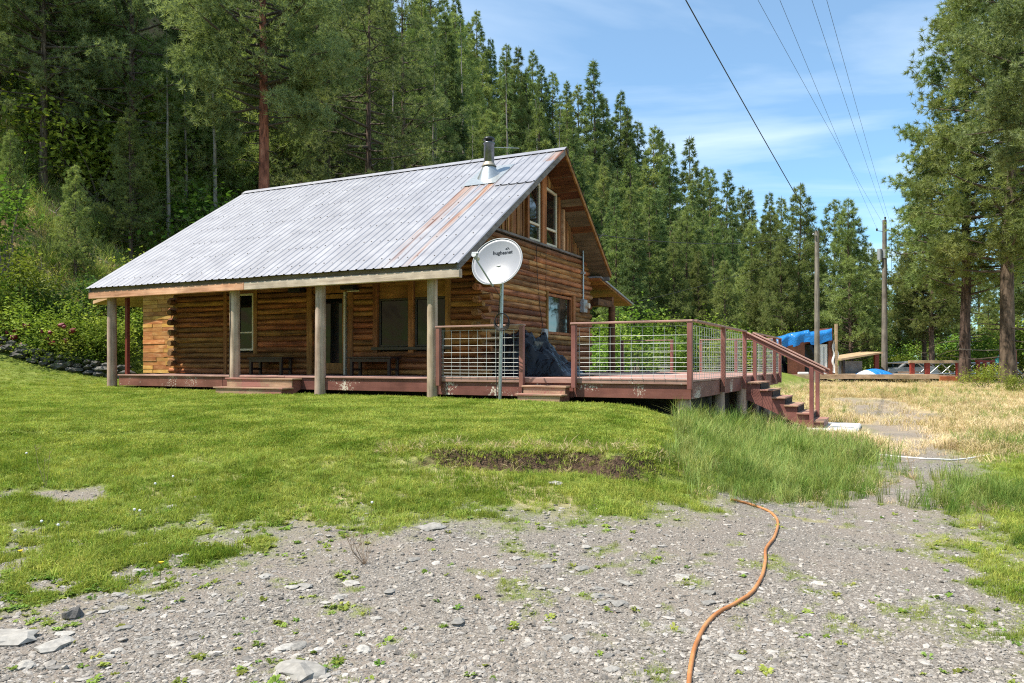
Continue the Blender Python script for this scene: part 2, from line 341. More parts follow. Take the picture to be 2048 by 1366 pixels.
M['soffit'] = wood('soffit_board', [(0.3, (0.06, 0.024, 0.010)), (0.5, (0.15, 0.065, 0.025)), (0.75, (0.27, 0.13, 0.05))], (1.0, 10, 10), 0.75, 0.35, 0.35)
M['batten'] = wood('gable_board', [(0.3, (0.10, 0.045, 0.018)), (0.5, (0.25, 0.115, 0.042)), (0.75, (0.42, 0.22, 0.09))], (10, 10, 1.0), 0.75, 0.35, 0.32)
RED = [(0.3, (0.19, 0.072, 0.058)), (0.7, (0.27, 0.115, 0.095))]
M['red'] = wood('red_deck_paint', RED, (1.2, 9, 9), 0.55, 0.2, 0.12, ((0.55, 0.47, 0.40), 1.26), 0.006)
M['redpost'] = wood('red_post_paint', RED, (9, 9, 1.2), 0.55, 0.2, 0.12, ((0.5, 0.42, 0.36), 1.36), 0.006)
M['redworn'] = wood('worn_red_rim', [(0.3, (0.15, 0.052, 0.042)), (0.7, (0.225, 0.088, 0.07))], (1.2, 9, 9), 0.6, 0.2, 0.1, ((0.58, 0.5, 0.42), 1.17), 0.006)
M['board'] = wood('deck_board_paint', [(0.3, (0.30, 0.16, 0.13)), (0.7, (0.44, 0.27, 0.22))], (1.0, 10, 10), 0.6, 0.25, 0.12, ((0.5, 0.42, 0.36), 1.24), 0.008)
M['step'] = wood('worn_step', [(0.3, (0.27, 0.16, 0.10)), (0.7, (0.43, 0.28, 0.19))], (1.2, 9, 9), 0.7, 0.3, 0.12, ((0.33, 0.15, 0.12), 1.05), 0.008)
M['dark_red'] = plain('dark_red_paint', (0.16, 0.028, 0.018), 0.5, rnd=0.1)
M['bench'] = plain('dark_brown_stain', (0.028, 0.014, 0.012), 0.45, var=0.35, rnd=0.1)
M['vinyl'] = plain('cream_window_frame', (0.62, 0.55, 0.42), 0.45, var=0.05)
M['bronze'] = plain('dark_window_frame', (0.05, 0.035, 0.025), 0.45, var=0.1)
M['black'] = plain('black_enamel', (0.012, 0.012, 0.014), 0.35)
M['cable'] = plain('black_cable', (0.015, 0.015, 0.016), 0.5)
M['galv'] = plain('galvanised_steel', (0.42, 0.45, 0.46), 0.42, 0.85, var=0.12, scale=14)
M['wire'] = plain('galvanised_wire', (0.50, 0.51, 0.50), 0.45, 0.5, var=0.05)
M['utility'] = plain('grey_utility_paint', (0.36, 0.38, 0.39), 0.5, 0.2)
M['concrete'] = plain('pale_concrete', (0.56, 0.54, 0.50), 0.9, var=0.18, scale=6, bump=0.4)
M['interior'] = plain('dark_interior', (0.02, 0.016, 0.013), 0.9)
M['deadwood'] = wood('dead_grey_wood', [(0.3, (0.16, 0.14, 0.12)), (0.7, (0.34, 0.31, 0.28))], (9, 9, 1.2), 0.95, 0.5, 0.15)

def glass_mat(name, ior=1.5, base=(0.006, 0.008, 0.008)):
    m, n, l, b = _mat(name); b.inputs['Base Color'].default_value = tuple(base)+(1,); b.inputs['Roughness'].default_value = 0.03; b.inputs['IOR'].default_value = ior
    t = n.new('ShaderNodeTexCoord'); z = n.new('ShaderNodeTexNoise'); z.inputs['Scale'].default_value = 1.3; bp = n.new('ShaderNodeBump'); bp.inputs['Strength'].default_value = 0.03; bp.inputs['Distance'].default_value = 0.05
    l.new(t.outputs['Object'], z.inputs['Vector']); l.new(z.outputs['Fac'], bp.inputs['Height']); l.new(bp.outputs[0], b.inputs['Normal']); return m
M['glass'] = glass_mat('window_glass')
M['glass2'] = glass_mat('gable_window_glass', 2.3)

# ---------------------------------------------------------------- ground material
def ground_mat():
    m, n, l, b = _mat('ground_cover')
    at = n.new('ShaderNodeAttribute'); at.attribute_name = 'mask'; sp = n.new('ShaderNodeSeparateColor'); l.new(at.outputs['Color'], sp.inputs[0])
    t = n.new('ShaderNodeTexCoord')
    def noise(s, d=5, r=0.6):
        z = n.new('ShaderNodeTexNoise'); z.inputs['Scale'].default_value = s; z.inputs['Detail'].default_value = d; z.inputs['Roughness'].default_value = r; l.new(t.outputs['Object'], z.inputs['Vector']); return z
    def mixc(f, a, c):
        x = n.new('ShaderNodeMixRGB'); l.new(f, x.inputs[0]); l.new(a, x.inputs[1]); l.new(c, x.inputs[2]); return x.outputs[0]
    # gravel: packed chips of two sizes over grey-brown dust
    v1 = n.new('ShaderNodeTexVoronoi'); v1.inputs['Scale'].default_value = 62; l.new(t.outputs['Object'], v1.inputs['Vector'])
    v2 = n.new('ShaderNodeTexVoronoi'); v2.inputs['Scale'].default_value = 150; l.new(t.outputs['Object'], v2.inputs['Vector'])
    s1 = n.new('ShaderNodeSeparateColor'); l.new(v1.outputs['Color'], s1.inputs[0]); s2 = n.new('ShaderNodeSeparateColor'); l.new(v2.outputs['Color'], s2.inputs[0])
    g1 = _ramp(n, [(0.0, (0.10, 0.089, 0.079)), (0.35, (0.172, 0.156, 0.137)), (0.7, (0.25, 0.227, 0.198)), (0.93, (0.37, 0.345, 0.305)), (1.0, (0.28, 0.19, 0.135))]); l.new(s1.outputs[0], g1.inputs[0])
    g2 = _ramp(n, [(0.0, (0.075, 0.07, 0.065)), (0.5, (0.188, 0.168, 0.145)), (1.0, (0.32, 0.287, 0.243))]); l.new(s2.outputs[1], g2.inputs[0])
    nf = noise(6); rf = _ramp(n, [(0.42, (0, 0, 0)), (0.58, (1, 1, 1))]); l.new(nf.outputs['Fac'], rf.inputs[0])
    gravel = mixc(rf.outputs[0], g1.outputs[0], g2.outputs[0])
    nd = noise(0.9, 6); rd = _ramp(n, [(0.36, (0, 0, 0)), (0.62, (0.85, 0.85, 0.85))]); l.new(nd.outputs['Fac'], rd.inputs[0])
    dust = n.new('ShaderNodeRGB'); dust.outputs[0].default_value = (0.225, 0.19, 0.158, 1); gravel = mixc(rd.outputs[0], gravel, dust.outputs[0])
    # grass floor
    na = noise(1.3, 6); nb = noise(30, 4)
    ra = _ramp(n, [(0.3, (0.12, 0.165, 0.03)), (0.55, (0.19, 0.235, 0.05)), (0.75, (0.28, 0.30, 0.09))]); l.new(na.outputs['Fac'], ra.inputs[0])
    rb = _ramp(n, [(0.3, (0.55, 0.6, 0.5)), (0.7, (1.25, 1.2, 1.1))]); l.new(nb.outputs['Fac'], rb.inputs[0])
    gm = n.new('ShaderNodeMixRGB'); gm.blend_type = 'MULTIPLY'; gm.inputs[0].default_value = 1; l.new(ra.outputs[0], gm.inputs[1]); l.new(rb.outputs[0], gm.inputs[2])
    nc = noise(3.0, 6); rc = _ramp(n, [(0.3, (0.34, 0.25, 0.15)), (0.55, (0.50, 0.38, 0.235)), (0.75, (0.58, 0.47, 0.31))]); l.new(nc.outputs['Fac'], rc.inputs[0])
    ns = noise(0.35, 8, 0.7); rs = _ramp(n, [(0.32, (0.13, 0.08, 0.05)), (0.45, (0.28, 0.20, 0.10)), (0.56, (0.21, 0.26, 0.065)), (0.72, (0.40, 0.38, 0.16))]); l.new(ns.outputs['Fac'], rs.inputs[0])
    c = mixc(sp.outputs[0], gravel, gm.outputs[0]); c = mixc(sp.outputs[1], c, rc.outputs[0]); c = mixc(sp.outputs[2], c, rs.outputs[0])
    # bare earth on steep faces (the cut bank), darkened for shade under the turf
    ge = n.new('ShaderNodeNewGeometry'); sg = n.new('ShaderNodeSeparateXYZ'); l.new(ge.outputs['True Normal'], sg.inputs[0])
    re = _ramp(n, [(0.72, (1, 1, 1)), (0.88, (0, 0, 0))]); l.new(sg.outputs[2], re.inputs[0])
    inv = n.new('ShaderNodeMath'); inv.operation = 'SUBTRACT'; inv.inputs[0].default_value = 1; l.new(sp.outputs[2], inv.inputs[1])
    fe = n.new('ShaderNodeMath'); fe.operation = 'MULTIPLY'; l.new(re.outputs[0], fe.inputs[0]); l.new(inv.outputs[0], fe.inputs[1])
    rr = _ramp(n, [(0.3, (0.035, 0.022, 0.015)), (0.7, (0.13, 0.085, 0.055))]); l.new(nb.outputs['Fac'], rr.inputs[0])
    c = mixc(fe.outputs[0], c, rr.outputs[0])
    l.new(c, b.inputs['Base Color']); b.inputs['Roughness'].default_value = 0.95; b.inputs['Specular IOR Level'].default_value = 0.15
    bp = n.new('ShaderNodeBump'); bp.inputs['Strength'].default_value = 0.7; bp.inputs['Distance'].default_value = 0.012
    mh = n.new('ShaderNodeMath'); mh.operation = 'ADD'; l.new(v1.outputs['Distance'], mh.inputs[0]); l.new(nb.outputs['Fac'], mh.inputs[1]); l.new(mh.outputs[0], bp.inputs['Height']); bp.invert = False
    l.new(bp.outputs[0], b.inputs['Normal']); return m
def axis(segs):
    out = []
    for a, b_, st in segs: out += list(np.arange(a, b_, st))
    return np.array(out+[segs[-1][1]])
def grow(a, b_, s0, s1):
    out = [a]; s = s0
    while out[-1] < b_:
        out.append(out[-1]+s); s = min(s*1.06, s1)
    return out
gx = np.array([-v for v in grow(6.0, 420, 0.1, 9)[::-1]]+list(np.arange(-5.94, 5.95, 0.06))+grow(6.0, 420, 0.1, 9))
gy = np.array([-v for v in grow(-2.6, 120, 0.15, 9)[::-1]]+list(np.arange(2.65, 10.0, 0.05))+grow(10.05, 520, 0.06, 8))
GX, GY = np.meshgrid(gx, gy); GZ = ground(GX, GY)
nx_, ny_ = len(gx), len(gy)
gm_ = bpy.data.meshes.new('ground')
V_ = np.stack([GX, GY, GZ], -1).reshape(-1, 3)
ii, jj = np.meshgrid(np.arange(nx_-1), np.arange(ny_-1)); q0 = (jj*nx_+ii).ravel()
Q_ = np.stack([q0, q0+1, q0+nx_+1, q0+nx_], -1)
gm_.vertices.add(len(V_)); gm_.vertices.foreach_set('co', V_.astype(np.float32).ravel())
gm_.loops.add(Q_.size); gm_.loops.foreach_set('vertex_index', Q_.astype(np.int32).ravel())
gm_.polygons.add(len(Q_)); gm_.polygons.foreach_set('loop_start', np.arange(0, Q_.size, 4, dtype=np.int32)); gm_.polygons.foreach_set('use_smooth', np.ones(len(Q_), bool))
gm_.update(calc_edges=True)
mk = masks(GX.ravel(), GY.ravel())
ca = gm_.attributes.new('mask', 'FLOAT_COLOR', 'POINT')
ca.data.foreach_set('color', np.stack([mk[0], mk[1], mk[2], np.ones(len(V_))], -1).astype(np.float32).ravel())
gm_.materials.append(ground_mat())
ground_o = bpy.data.objects.new('ground', gm_); link(ground_o); tag(ground_o, 'lawn, gravel drive and wooded slope around the cabin', 'ground', kind='structure')

# ---------------------------------------------------------------- scattering of uncountable cover (instances on points)
def unlinked(name, V, mat, tri=True):
    me = tri_mesh(name, V) if tri else V; me.materials.append(mat); return bpy.data.objects.new(name, me)
def scatter(name, label, cat, pts, scl, protos, tilt=0.15, seed=1, rotx=None):
    n = len(pts); me = bpy.data.meshes.new(name); me.vertices.add(n); me.vertices.foreach_set('co', np.asarray(pts, np.float32).ravel())
    r = np.random.default_rng(seed)
    rot = np.stack([r.normal(0, tilt, n), r.normal(0, tilt, n), r.uniform(0, 6.283, n)], -1)
    a = me.attributes.new('rot', 'FLOAT_VECTOR', 'POINT'); a.data.foreach_set('vector', rot.astype(np.float32).ravel())
    a = me.attributes.new('scl', 'FLOAT', 'POINT'); a.data.foreach_set('value', np.asarray(scl, np.float32))
    a = me.attributes.new('pick', 'INT', 'POINT'); a.data.foreach_set('value', r.integers(0, len(protos), n).astype(np.int32))
    o = bpy.data.objects.new(name, me); link(o); tag(o, label, cat, kind='stuff')
    ng = bpy.data.node_groups.new(name+'_scatter', 'GeometryNodeTree')
    ng.interface.new_socket('Geometry', in_out='INPUT', socket_type='NodeSocketGeometry'); ng.interface.new_socket('Geometry', in_out='OUTPUT', socket_type='NodeSocketGeometry')
    N, L = ng.nodes, ng.links; gi = N.new('NodeGroupInput'); go = N.new('NodeGroupOutput'); ip = N.new('GeometryNodeInstanceOnPoints'); jn = N.new('GeometryNodeJoinGeometry')
    for p in reversed(protos):
        q = N.new('GeometryNodeObjectInfo'); q.inputs['Object'].default_value = p; q.inputs['As Instance'].default_value = True; L.new(q.outputs['Geometry'], jn.inputs[0])
    def na(nm, ty):
        q = N.new('GeometryNodeInputNamedAttribute'); q.data_type = ty; q.inputs['Name'].default_value = nm; return [x for x in q.outputs if x.enabled and x.name == 'Attribute'][0]
    ip.inputs['Pick Instance'].default_value = True
    er = N.new('FunctionNodeEulerToRotation'); L.new(na('rot', 'FLOAT_VECTOR'), er.inputs[0])
    L.new(gi.outputs[0], ip.inputs['Points']); L.new(jn.outputs[0], ip.inputs['Instance']); L.new(na('pick', 'INT'), ip.inputs['Instance Index'])
    L.new(er.outputs[0], ip.inputs['Rotation']); L.new(na('scl', 'FLOAT'), ip.inputs['Scale']); L.new(ip.outputs[0], go.inputs[0])
    md = o.modifiers.new('scatter', 'NODES'); md.node_group = ng; return o

def tuft(r, n, h, spread, w, lean=0.35, hv=0.35):
    """grass tuft: bent blades, two triangles each"""
    out = []
    for k in range(n):
        a = r.uniform(0, 6.283); d = np.array([math.cos(a), math.sin(a), 0]); p = np.array([r.normal(0, spread), r.normal(0, spread), 0])
        hh = h*(1+r.uniform(-hv, hv)); le = hh*abs(r.normal(0, lean)); sd = np.array([-d[1], d[0], 0])*w*r.uniform(0.7, 1.3)
        m_ = p+d*le*0.35+np.array([0, 0, hh*0.6]); t_ = p+d*le+np.array([0, 0, hh*(1-0.25*min(1, le/hh))])
        out += [p-sd, p+sd, m_-sd*0.8, p+sd, m_+sd*0.8, m_-sd*0.8, m_-sd*0.8, m_+sd*0.8, t_]
    return np.array(out)
def rosette(r, n, s):
    """low broad-leaved weed"""
    out = []
    for k in range(n):
        a = r.uniform(0, 6.283); d = np.array([math.cos(a), math.sin(a), 0]); e = np.array([-d[1], d[0], 0]); L_ = s*r.uniform(0.5, 1.1); w = L_*0.24; u = np.array([0, 0, L_*r.uniform(0.1, 0.55)])
        b0 = d*L_*0.1; m_ = d*L_*0.6+u; t_ = d*L_+u*0.7
        out += [b0, m_+e*w, m_-e*w, m_-e*w, m_+e*w, t_]
    return np.array(out)
def stone_mesh(name, r, sx=1, sy=1, sz=0.45, sub=1):
    bm = bmesh.new(); bmesh.ops.create_icosphere(bm, subdivisions=sub, radius=0.5)
    for v in bm.verts:
        f = 1+r.uniform(-0.28, 0.22); v.co = Vector((v.co.x*sx*f, v.co.y*sy*f, v.co.z*sz*f))
    me = bpy.data.meshes.new(name); bm.to_mesh(me); bm.free(); return me
def spread(n, y0, y1, pw, seed, wide=0.74, xlo=None, xhi=None):
    """random plan points, denser near the drive in front"""
    r = np.random.default_rng(seed); u = r.uniform(0, 1, n); e = 1-pw
    Y = (y0**e+u*(y1**e-y0**e))**(1/e); X = r.uniform(-1, 1, n)*(wide*Y+1.2)
    return X, Y, r

def house_clear(X, Y):
    """True where the cabin, deck and steps do not stand"""
    dx_, dy_ = X-P0[0], Y-P0[1]; hx = dx_*UX+dy_*UY; hy = dx_*VX+dy_*VY
    pad_ = (hx > 0.9) & (hx < 3.4) & (hy > 3.6) & (hy < 7.0)
    return ~pad_ & ~((hx > -15.5) & (hx < 0.02) & (hy > 0.0) & (hy < 11.3)) & ~((hx > -17.3) & (hx < -15) & (hy > 1.9) & (hy < 8))

M['grass'] = leafy('lawn_blades', (0.17, 0.235, 0.035), (0.38, 0.42, 0.10), 0.3, 1.6, 0.35, hue=0.03, pos=True)
M['tallgrass'] = leafy('tall_grass_blades', (0.15, 0.225, 0.045), (0.36, 0.41, 0.14), 0.3, 1.3, 0.35, hue=0.035, pos=True)
M['straw'] = leafy('straw_blades', (0.46, 0.36, 0.19), (0.74, 0.60, 0.39), 0.25, 0.5, 0.28, hue=0.02, pos=True)
M['weed'] = leafy('weed_leaves', (0.14, 0.215, 0.035), (0.30, 0.36, 0.09), 0.3, 1.3, 0.35, hue=0.035, pos=True)
M['stone'] = plain('grey_chips', (0.255, 0.232, 0.205), 0.9, var=0.3, scale=5, rnd=0.5, spec=0.2)
r_ = np.random.default_rng(5)
pg = [unlinked('lawn_tuft_%d' % i, tuft(r_, 18, 0.034, 0.035, 0.003, 0.9), M['grass']) for i in range(4)]
pm = [unlinked('rough_tuft_%d' % i, tuft(r_, 15, 0.08, 0.032, 0.0032, 0.8), M['grass']) for i in range(4)]
pt = [unlinked('tall_tuft_%d' % i, tuft(r_, 14, 0.42, 0.05, 0.0045, 0.45), M['tallgrass']) for i in range(4)]
pd = [unlinked('straw_tuft_%d' % i, tuft(r_, 18, 0.15, 0.08, 0.005, 0.9), M['straw']) for i in range(4)]
pw = [unlinked('weed_%d' % i, rosette(r_, 16, 0.042), M['weed']) for i in range(4)]
ps = []
for i in range(6):
    me = stone_mesh('chip_%d' % i, random.Random(i), 1, 0.75, 0.5, 1); me.materials.append(M['stone']); ps.append(bpy.data.objects.new('chip_%d' % i, me))

# mown lawn
X, Y, r = spread(230000, 4.3, 31, 1.75, 1)
g, d_, so = masks(X, Y); sd = edge_sd(X, Y)
k = (g**1.8*(1-0.75*d_) > r.uniform(0, 1, len(X))) & (so < 0.3) & (sd > 0.0) & house_clear(X, Y) & (X < 8)
pts = np.stack([X, Y, ground(X, Y)-0.006], -1)[k]; s_ = r.uniform(0.7, 1.25, k.sum())*(0.9+0.012*Y[k])
scatter('lawn_grass', 'short mown green grass covering the lawn before the cabin', 'grass', pts, s_, pg, 0.12, 2)
# rougher grass of the lower ground and the gravel edge
X, Y, r = spread(160000, 3.3, 15, 1.6, 3)
g, d_, so = masks(X, Y); sd = edge_sd(X, Y)
k = (g**1.8*(1-0.6*d_)*0.95 > r.uniform(0, 1, len(X))) & (sd <= 0.0) & ~((sd > -0.22) & (X > -1.5) & (X < 1.9) & (r.uniform(0, 1, len(X)) < 0.45))
pts = np.stack([X, Y, ground(X, Y)-0.008], -1)[k]; s_ = (0.25+0.75*r.uniform(0, 1, k.sum())*sstep((g[k]-0.4)/0.5)+0.2*r.uniform(0, 1, k.sum()))*0.8
scatter('rough_grass', 'rough green grass and clover along the gravel drive', 'grass', pts, s_, pm, 0.2, 4)
# bank lip: overhanging dry blades
X = RNG.uniform(-1.6, 1.9, 1900); ye = np.interp(X, _EP[:, 0], _EP[:, 1]); Y = ye+RNG.normal(0.16, 0.13, len(X))
pts = np.stack([X, Y, ground(X, Y)-0.01], -1)
scatter('bank_grass', 'dry and green grass hanging over the cut earth bank', 'grass', pts, RNG.uniform(0.25, 0.6, len(X)), pd[:1]+pm+pm, 0.7, 6)
# tall grass on the slope under the deck corner
X, Y, r = spread(90000, 7.2, 17, 1.2, 7)
sd = edge_sd(X, Y); g, d_, so = masks(X, Y)
dens = sstep((X-1.45-0.02*Y)/0.8)*sstep((0.5-sd)/0.5)*g*sstep((X*0+6.4-X)/1.2)*sstep((Y-7.4)/0.8)
dens = dens*np.where(Y > 13.6, 0.6, 1.0)
k = (dens*0.62 > r.uniform(0, 1, len(X))) & house_clear(X, Y)
pts = np.stack([X, Y, ground(X, Y)-0.01], -1)[k]; s_ = r.uniform(0.35, 1.0, k.sum())*(0.45+0.75*fbm(X[k]*1.2, Y[k]*1.2, 61))*(0.55+0.12*np.clip(Y[k]-7.5, 0, 6))
scatter('tall_grass', 'tall unmown grass on the slope beside the deck corner', 'grass', pts, s_, pt+pt[:2]+pd[:1], 0.2, 8)
# dry field
X, Y, r = spread(150000, 9, 62, 1.5, 9)
g, d_, so = masks(X, Y); gv = poly_sd(X, Y, GRAVEL)
k = (d_*(0.18+0.82*sstep((-gv+0.3+1.8*(fbm(X*0.8, Y*0.8, 66)-0.5))/0.7)) > r.uniform(0, 1, len(X))) & house_clear(X, Y) & (so < 0.2) & (X > -2) & (Y > 11)
pts = np.stack([X, Y, ground(X, Y)-0.01], -1)[k]; s_ = r.uniform(0.5, 1.25, k.sum())*(0.7+0.5*fbm(X[k]*0.5, Y[k]*0.5, 67))
scatter('dry_grass', 'straw coloured dry grass filling the field beyond the drive', 'grass', pts, s_, pd, 0.25, 10)
# green clumps in the field and on the verge
X, Y, r = spread(30000, 5.5, 62, 1.35, 13)
n1 = fbm(X*0.7, Y*0.7, 71); k = (sstep((n1-0.50)/0.1) > r.uniform(0, 1, len(X))) & (edge_sd(X, Y) < -0.6) & (X > 0.2*Y+0.8) & (poly_sd(X, Y, GRAVEL) < 0.15) & house_clear(X, Y) & (hill_d(X, Y) < -4)
pts = np.stack([X, Y, ground(X, Y)-0.01], -1)[k]; s_ = r.uniform(0.3, 0.95, k.sum())*np.where(Y[k] < 12, 0.55, 0.95)
scatter('field_weeds', 'green weeds growing in clumps among the dry grass', 'weeds', pts, s_, pt, 0.3, 14)
# brush and bunch grass on the wooded slope
X, Y, r = spread(60000, 24, 95, 1.3, 23, 0.8)
hd = hill_d(X, Y); n1 = fbm(X*0.3, Y*0.3, 75)
k = (hd > 0.3) & (hd < 40) & (X < 6) & (sstep((n1-0.38)/0.2) > r.uniform(0, 1, len(X)))
pts = np.stack([X, Y, ground(X, Y)-0.03], -1)[k]
scatter('slope_brush', 'mixed dry and green brush covering the slope under the trees', 'brush', pts, r.uniform(0.9, 2.6, k.sum()), pt+pd+pt+pw, 0.35, 24)
# broad-leaved weeds
X, Y, r = spread(60000, 3.3, 13, 1.7, 15)
g, d_, so = masks(X, Y); n2 = fbm(X*2.5, Y*2.5, 73); left = sstep((0.3-X)/2.5)*sstep((8.2-Y)/1.6)
k = ((0.12+0.9*left)*g*sstep((n2-0.35)/0.2)*0.9+0.006*(g < 0.3) > r.uniform(0, 1, len(X))) & (edge_sd(X, Y) < 0.6)
pts = np.stack([X, Y, ground(X, Y)], -1)[k]
scatter('broadleaf_weeds', 'low broad-leaved weeds and clover at the edge of the gravel', 'weeds', pts, r.uniform(0.45, 1.15, k.sum()), pw, 0.15, 16)
# loose chips on the gravel
X, Y, r = spread(260000, 3.1, 30, 1.9, 17)
g, d_, so = masks(X, Y)
k = ((1-g)*(1-0.7*d_) > r.uniform(0, 1, len(X))) & (edge_sd(X, Y) < 0.3)
pts = np.stack([X, Y, ground(X, Y)], -1)[k]; s_ = 0.005+0.0085*r.exponential(1.0, k.sum())
scatter('gravel_chips', 'loose grey gravel chips strewn over the drive', 'gravel', pts, np.minimum(s_, 0.055), ps, 0.25, 18)
# flat pieces of slate among the chips
pf = []
M['flatchip'] = plain('flat_slate_chips', (0.29, 0.27, 0.245), 0.9, var=0.25, scale=5, rnd=0.45, spec=0.2)
for i in range(5):
    me = stone_mesh('slate_%d' % i, random.Random(30+i), 1, 0.7, 0.2, 1); me.materials.append(M['flatchip']); pf.append(bpy.data.objects.new('slate_%d' % i, me))
X, Y, r = spread(9000, 3.1, 14, 1.9, 19); g, d_, so = masks(X, Y)
k = ((1-g)*(0.25+0.75*sstep((fbm(X*1.2, Y*1.2, 77)-0.4)/0.2)) > r.uniform(0, 1, len(X))) & (edge_sd(X, Y) < 0.3)
pts = np.stack([X, Y, ground(X, Y)+0.001], -1)[k]
scatter('slate_chips', 'small flat slate pieces lying in the gravel', 'gravel', pts, np.minimum(0.022+0.018*r.exponential(1.0, k.sum()), 0.10), pf, 0.12, 20)

# ================================================================ the log cabin (cabin frame: x along the eaves, y depth, z above the deck)
XR, XL = -4.60, -16.21                    # roof ends
EF, ZF = -0.34, 2.33                      # front eave
RY, RZ = 5.25, 6.02                       # ridge
ER, ZR = 8.95, 3.07                       # rear eave
WX0, WX1, WY0, WY1 = -15.34, -5.38, 1.90, 8.60   # log walls
SF = (RZ-ZF)/(RY-EF); SR = (RZ-ZR)/(ER-RY)
def roof_z(y): return ZF+SF*(y-EF) if y < RY else RZ-SR*(y-RY)
cabin = hthing('log_cabin', 'brown log cabin with a grey ribbed metal roof and covered porch', 'cabin', (-10.3, 5.2, -0.45))

# --- logs
def log_mesh(name, L, r0, seed, end=True):
    r = random.Random(seed); n = 10; rings = max(3, min(9, int(L/0.9)+3)); mb = MB(); vs = []
    for i in range(rings):
        x = L*i/(rings-1); rr = r0*(1+r.uniform(-0.035, 0.035)); oy, oz = r.uniform(-1, 1)*0.006, r.uniform(-1, 1)*0.005
        for k in range(n):
            t = 2*math.pi*(k+0.5)/n; vs.append((x, oy+rr*math.cos(t)*1.12, oz+rr*math.sin(t)*(0.98 if r0 < 1 else 1)))
    mb.add(vs, [(i*n+k, (i+1)*n+k, (i+1)*n+(k+1) % n, i*n+(k+1) % n) for i in range(rings-1) for k in range(n)], True)
    mb.add(vs[:n], [tuple(range(n))]); mb.add(vs[-n:], [tuple(range(n))[::-1]])
    return mb.mesh(name)
def put_log(root, p, L, r0, mat, along='x', seed=0):
    me = log_mesh('log', L, r0, seed); me.materials.append(mat); o = bpy.data.objects.new('log', me); off = OFF[root.name]
    link(o, root); o.location = (p[0]-off[0], p[1]-off[1], p[2]-off[2])
    if along == 'y': o.rotation_euler = (0, 0, math.pi/2)
    return o
PITCH, LR = 0.146, 0.081
def wall_back(name, mb):
    return part(cabin, name, mb, M['interior'])
fw = wall_back('front_wall', MB().box(WX0+0.05, WX1-0.05, WY0-0.01, WY0+0.06, 0.0, 3.5))
gw = wall_back('gable_wall', MB().prism([(WX1-0.06, WY0+0.06, 0.0), (WX1-0.06, WY1, 0.0), (WX1-0.06, WY1, roof_z(WY1)-0.25), (WX1-0.06, RY, RZ-0.25), (WX1-0.06, WY0+0.06, roof_z(WY0)-0.25)], (0.07, 0, 0)))
lw = wall_back('rear_walls', MB().box(WX0, WX0+0.2, WY0+0.06, WY1, -0.4, 3.4).box(WX0+0.2, WX1-0.06, WY1-0.15, WY1, -0.4, 3.2))
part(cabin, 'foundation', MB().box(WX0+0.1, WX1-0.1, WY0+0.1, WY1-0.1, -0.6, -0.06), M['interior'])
FRONT_OPEN = [(-12.98, -12.30, 0.62, 2.24), (-10.24, -9.12, -1, 2.34), (-8.30, -6.10, 0.62, 2.6)]
rl = random.Random(3)
nc = 24
for c in range(nc):
    z = LR*0.95+c*PITCH
    ex = 0.30 if c % 2 == 0 else 0.10
    x0, x1 = WX0-(0.30 if c % 2 == 0 else 0.05)-rl.uniform(0, .05), WX1+ex+rl.uniform(0, 0.06)
    cuts = sorted([(a, b) for a, b, z0, z1 in FRONT_OPEN if z0 < z < z1]); segs = []; cur = x0
    for a, b in cuts: segs.append((cur, a)); cur = b
    segs.append((cur, x1))
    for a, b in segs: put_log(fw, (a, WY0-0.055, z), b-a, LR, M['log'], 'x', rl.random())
    if c < nc-1:
        zg = z+PITCH*0.5; y0 = WY0-(0.26 if c % 2 else 0.06)-rl.uniform(0, 0.07); y1 = WY1+(0.28 if c % 2 else 0.12)+rl.uniform(0, 0.06)
        if zg > 3.5: continue
        segs = [(y0, 5.42), (7.3, y1)] if 1.06 < zg < 2.27 else [(y0, y1)]
        # two or three logs spliced end to end
        for a, b in segs:
            if b-a > 5:
                m_ = a+(b-a)*rl.uniform(0.35, 0.65); pieces = [(a, m_-0.006), (m_+0.006, b)]
            else: pieces = [(a, b)]
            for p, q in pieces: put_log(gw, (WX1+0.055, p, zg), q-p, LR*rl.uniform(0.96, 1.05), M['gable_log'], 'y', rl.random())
        # far side log ends at the left corner
        put_log(fw, (WX0-0.06, WY0-0.32 if c % 2 else WY0-0.12, zg), 0.5, LR, M['log_end'], 'y', rl.random())

# --- windows and door of the porch wall
def hpart(root, name, boxes, mat, bev=0.004):
    mb = MB()
    for b in boxes: mb.box(*b)
    return part(root, name, mb, mat, bev)
def frame_boxes(x0, x1, z0, z1, w, y0, y1):
    return [(x0, x0+w, y0, y1, z0, z1), (x1-w, x1, y0, y1, z0, z1), (x0+w, x1-w, y0, y1, z0, z0+w), (x0+w, x1-w, y0, y1, z1-w, z1)]
yf = WY0-0.06
win = hpart(cabin, 'window', frame_boxes(-12.94, -12.34, 0.64, 2.20, 0.055, yf-0.055, yf+0.03)+[(-12.885, -12.395, yf-0.05, yf+0.02, 1.115, 1.155)], M['vinyl'])
hpart(win, 'pane', [(-12.885, -12.395, yf-0.01, yf, 1.155, 2.145)], M['glass'], 0); hpart(win, 'pane', [(-12.885, -12.395, yf-0.02, yf-0.008, 0.695, 1.115)], M['glass'], 0)
hpart(cabin, 'vertical_trim', [(-13.42, -13.30, yf-0.10, yf+0.05, 0, 2.5)], M['trim']); hpart(cabin, 'vertical_trim', [(-12.30, -12.17, yf-0.10, yf+0.05, 0.55, 2.5)], M['trim'])
hpart(cabin, 'vertical_trim', [(-13.06, -12.95, yf-0.085, yf+0.05, 0.55, 2.5)], M['trim'])
hpart(cabin, 'vertical_trim', [(-10.42, -10.25, yf-0.11, yf+0.05, 0, 2.5)], M['trim']); hpart(cabin, 'vertical_trim', [(-9.09, -8.93, yf-0.10, yf+0.05, 0, 2.08)], M['trim'])
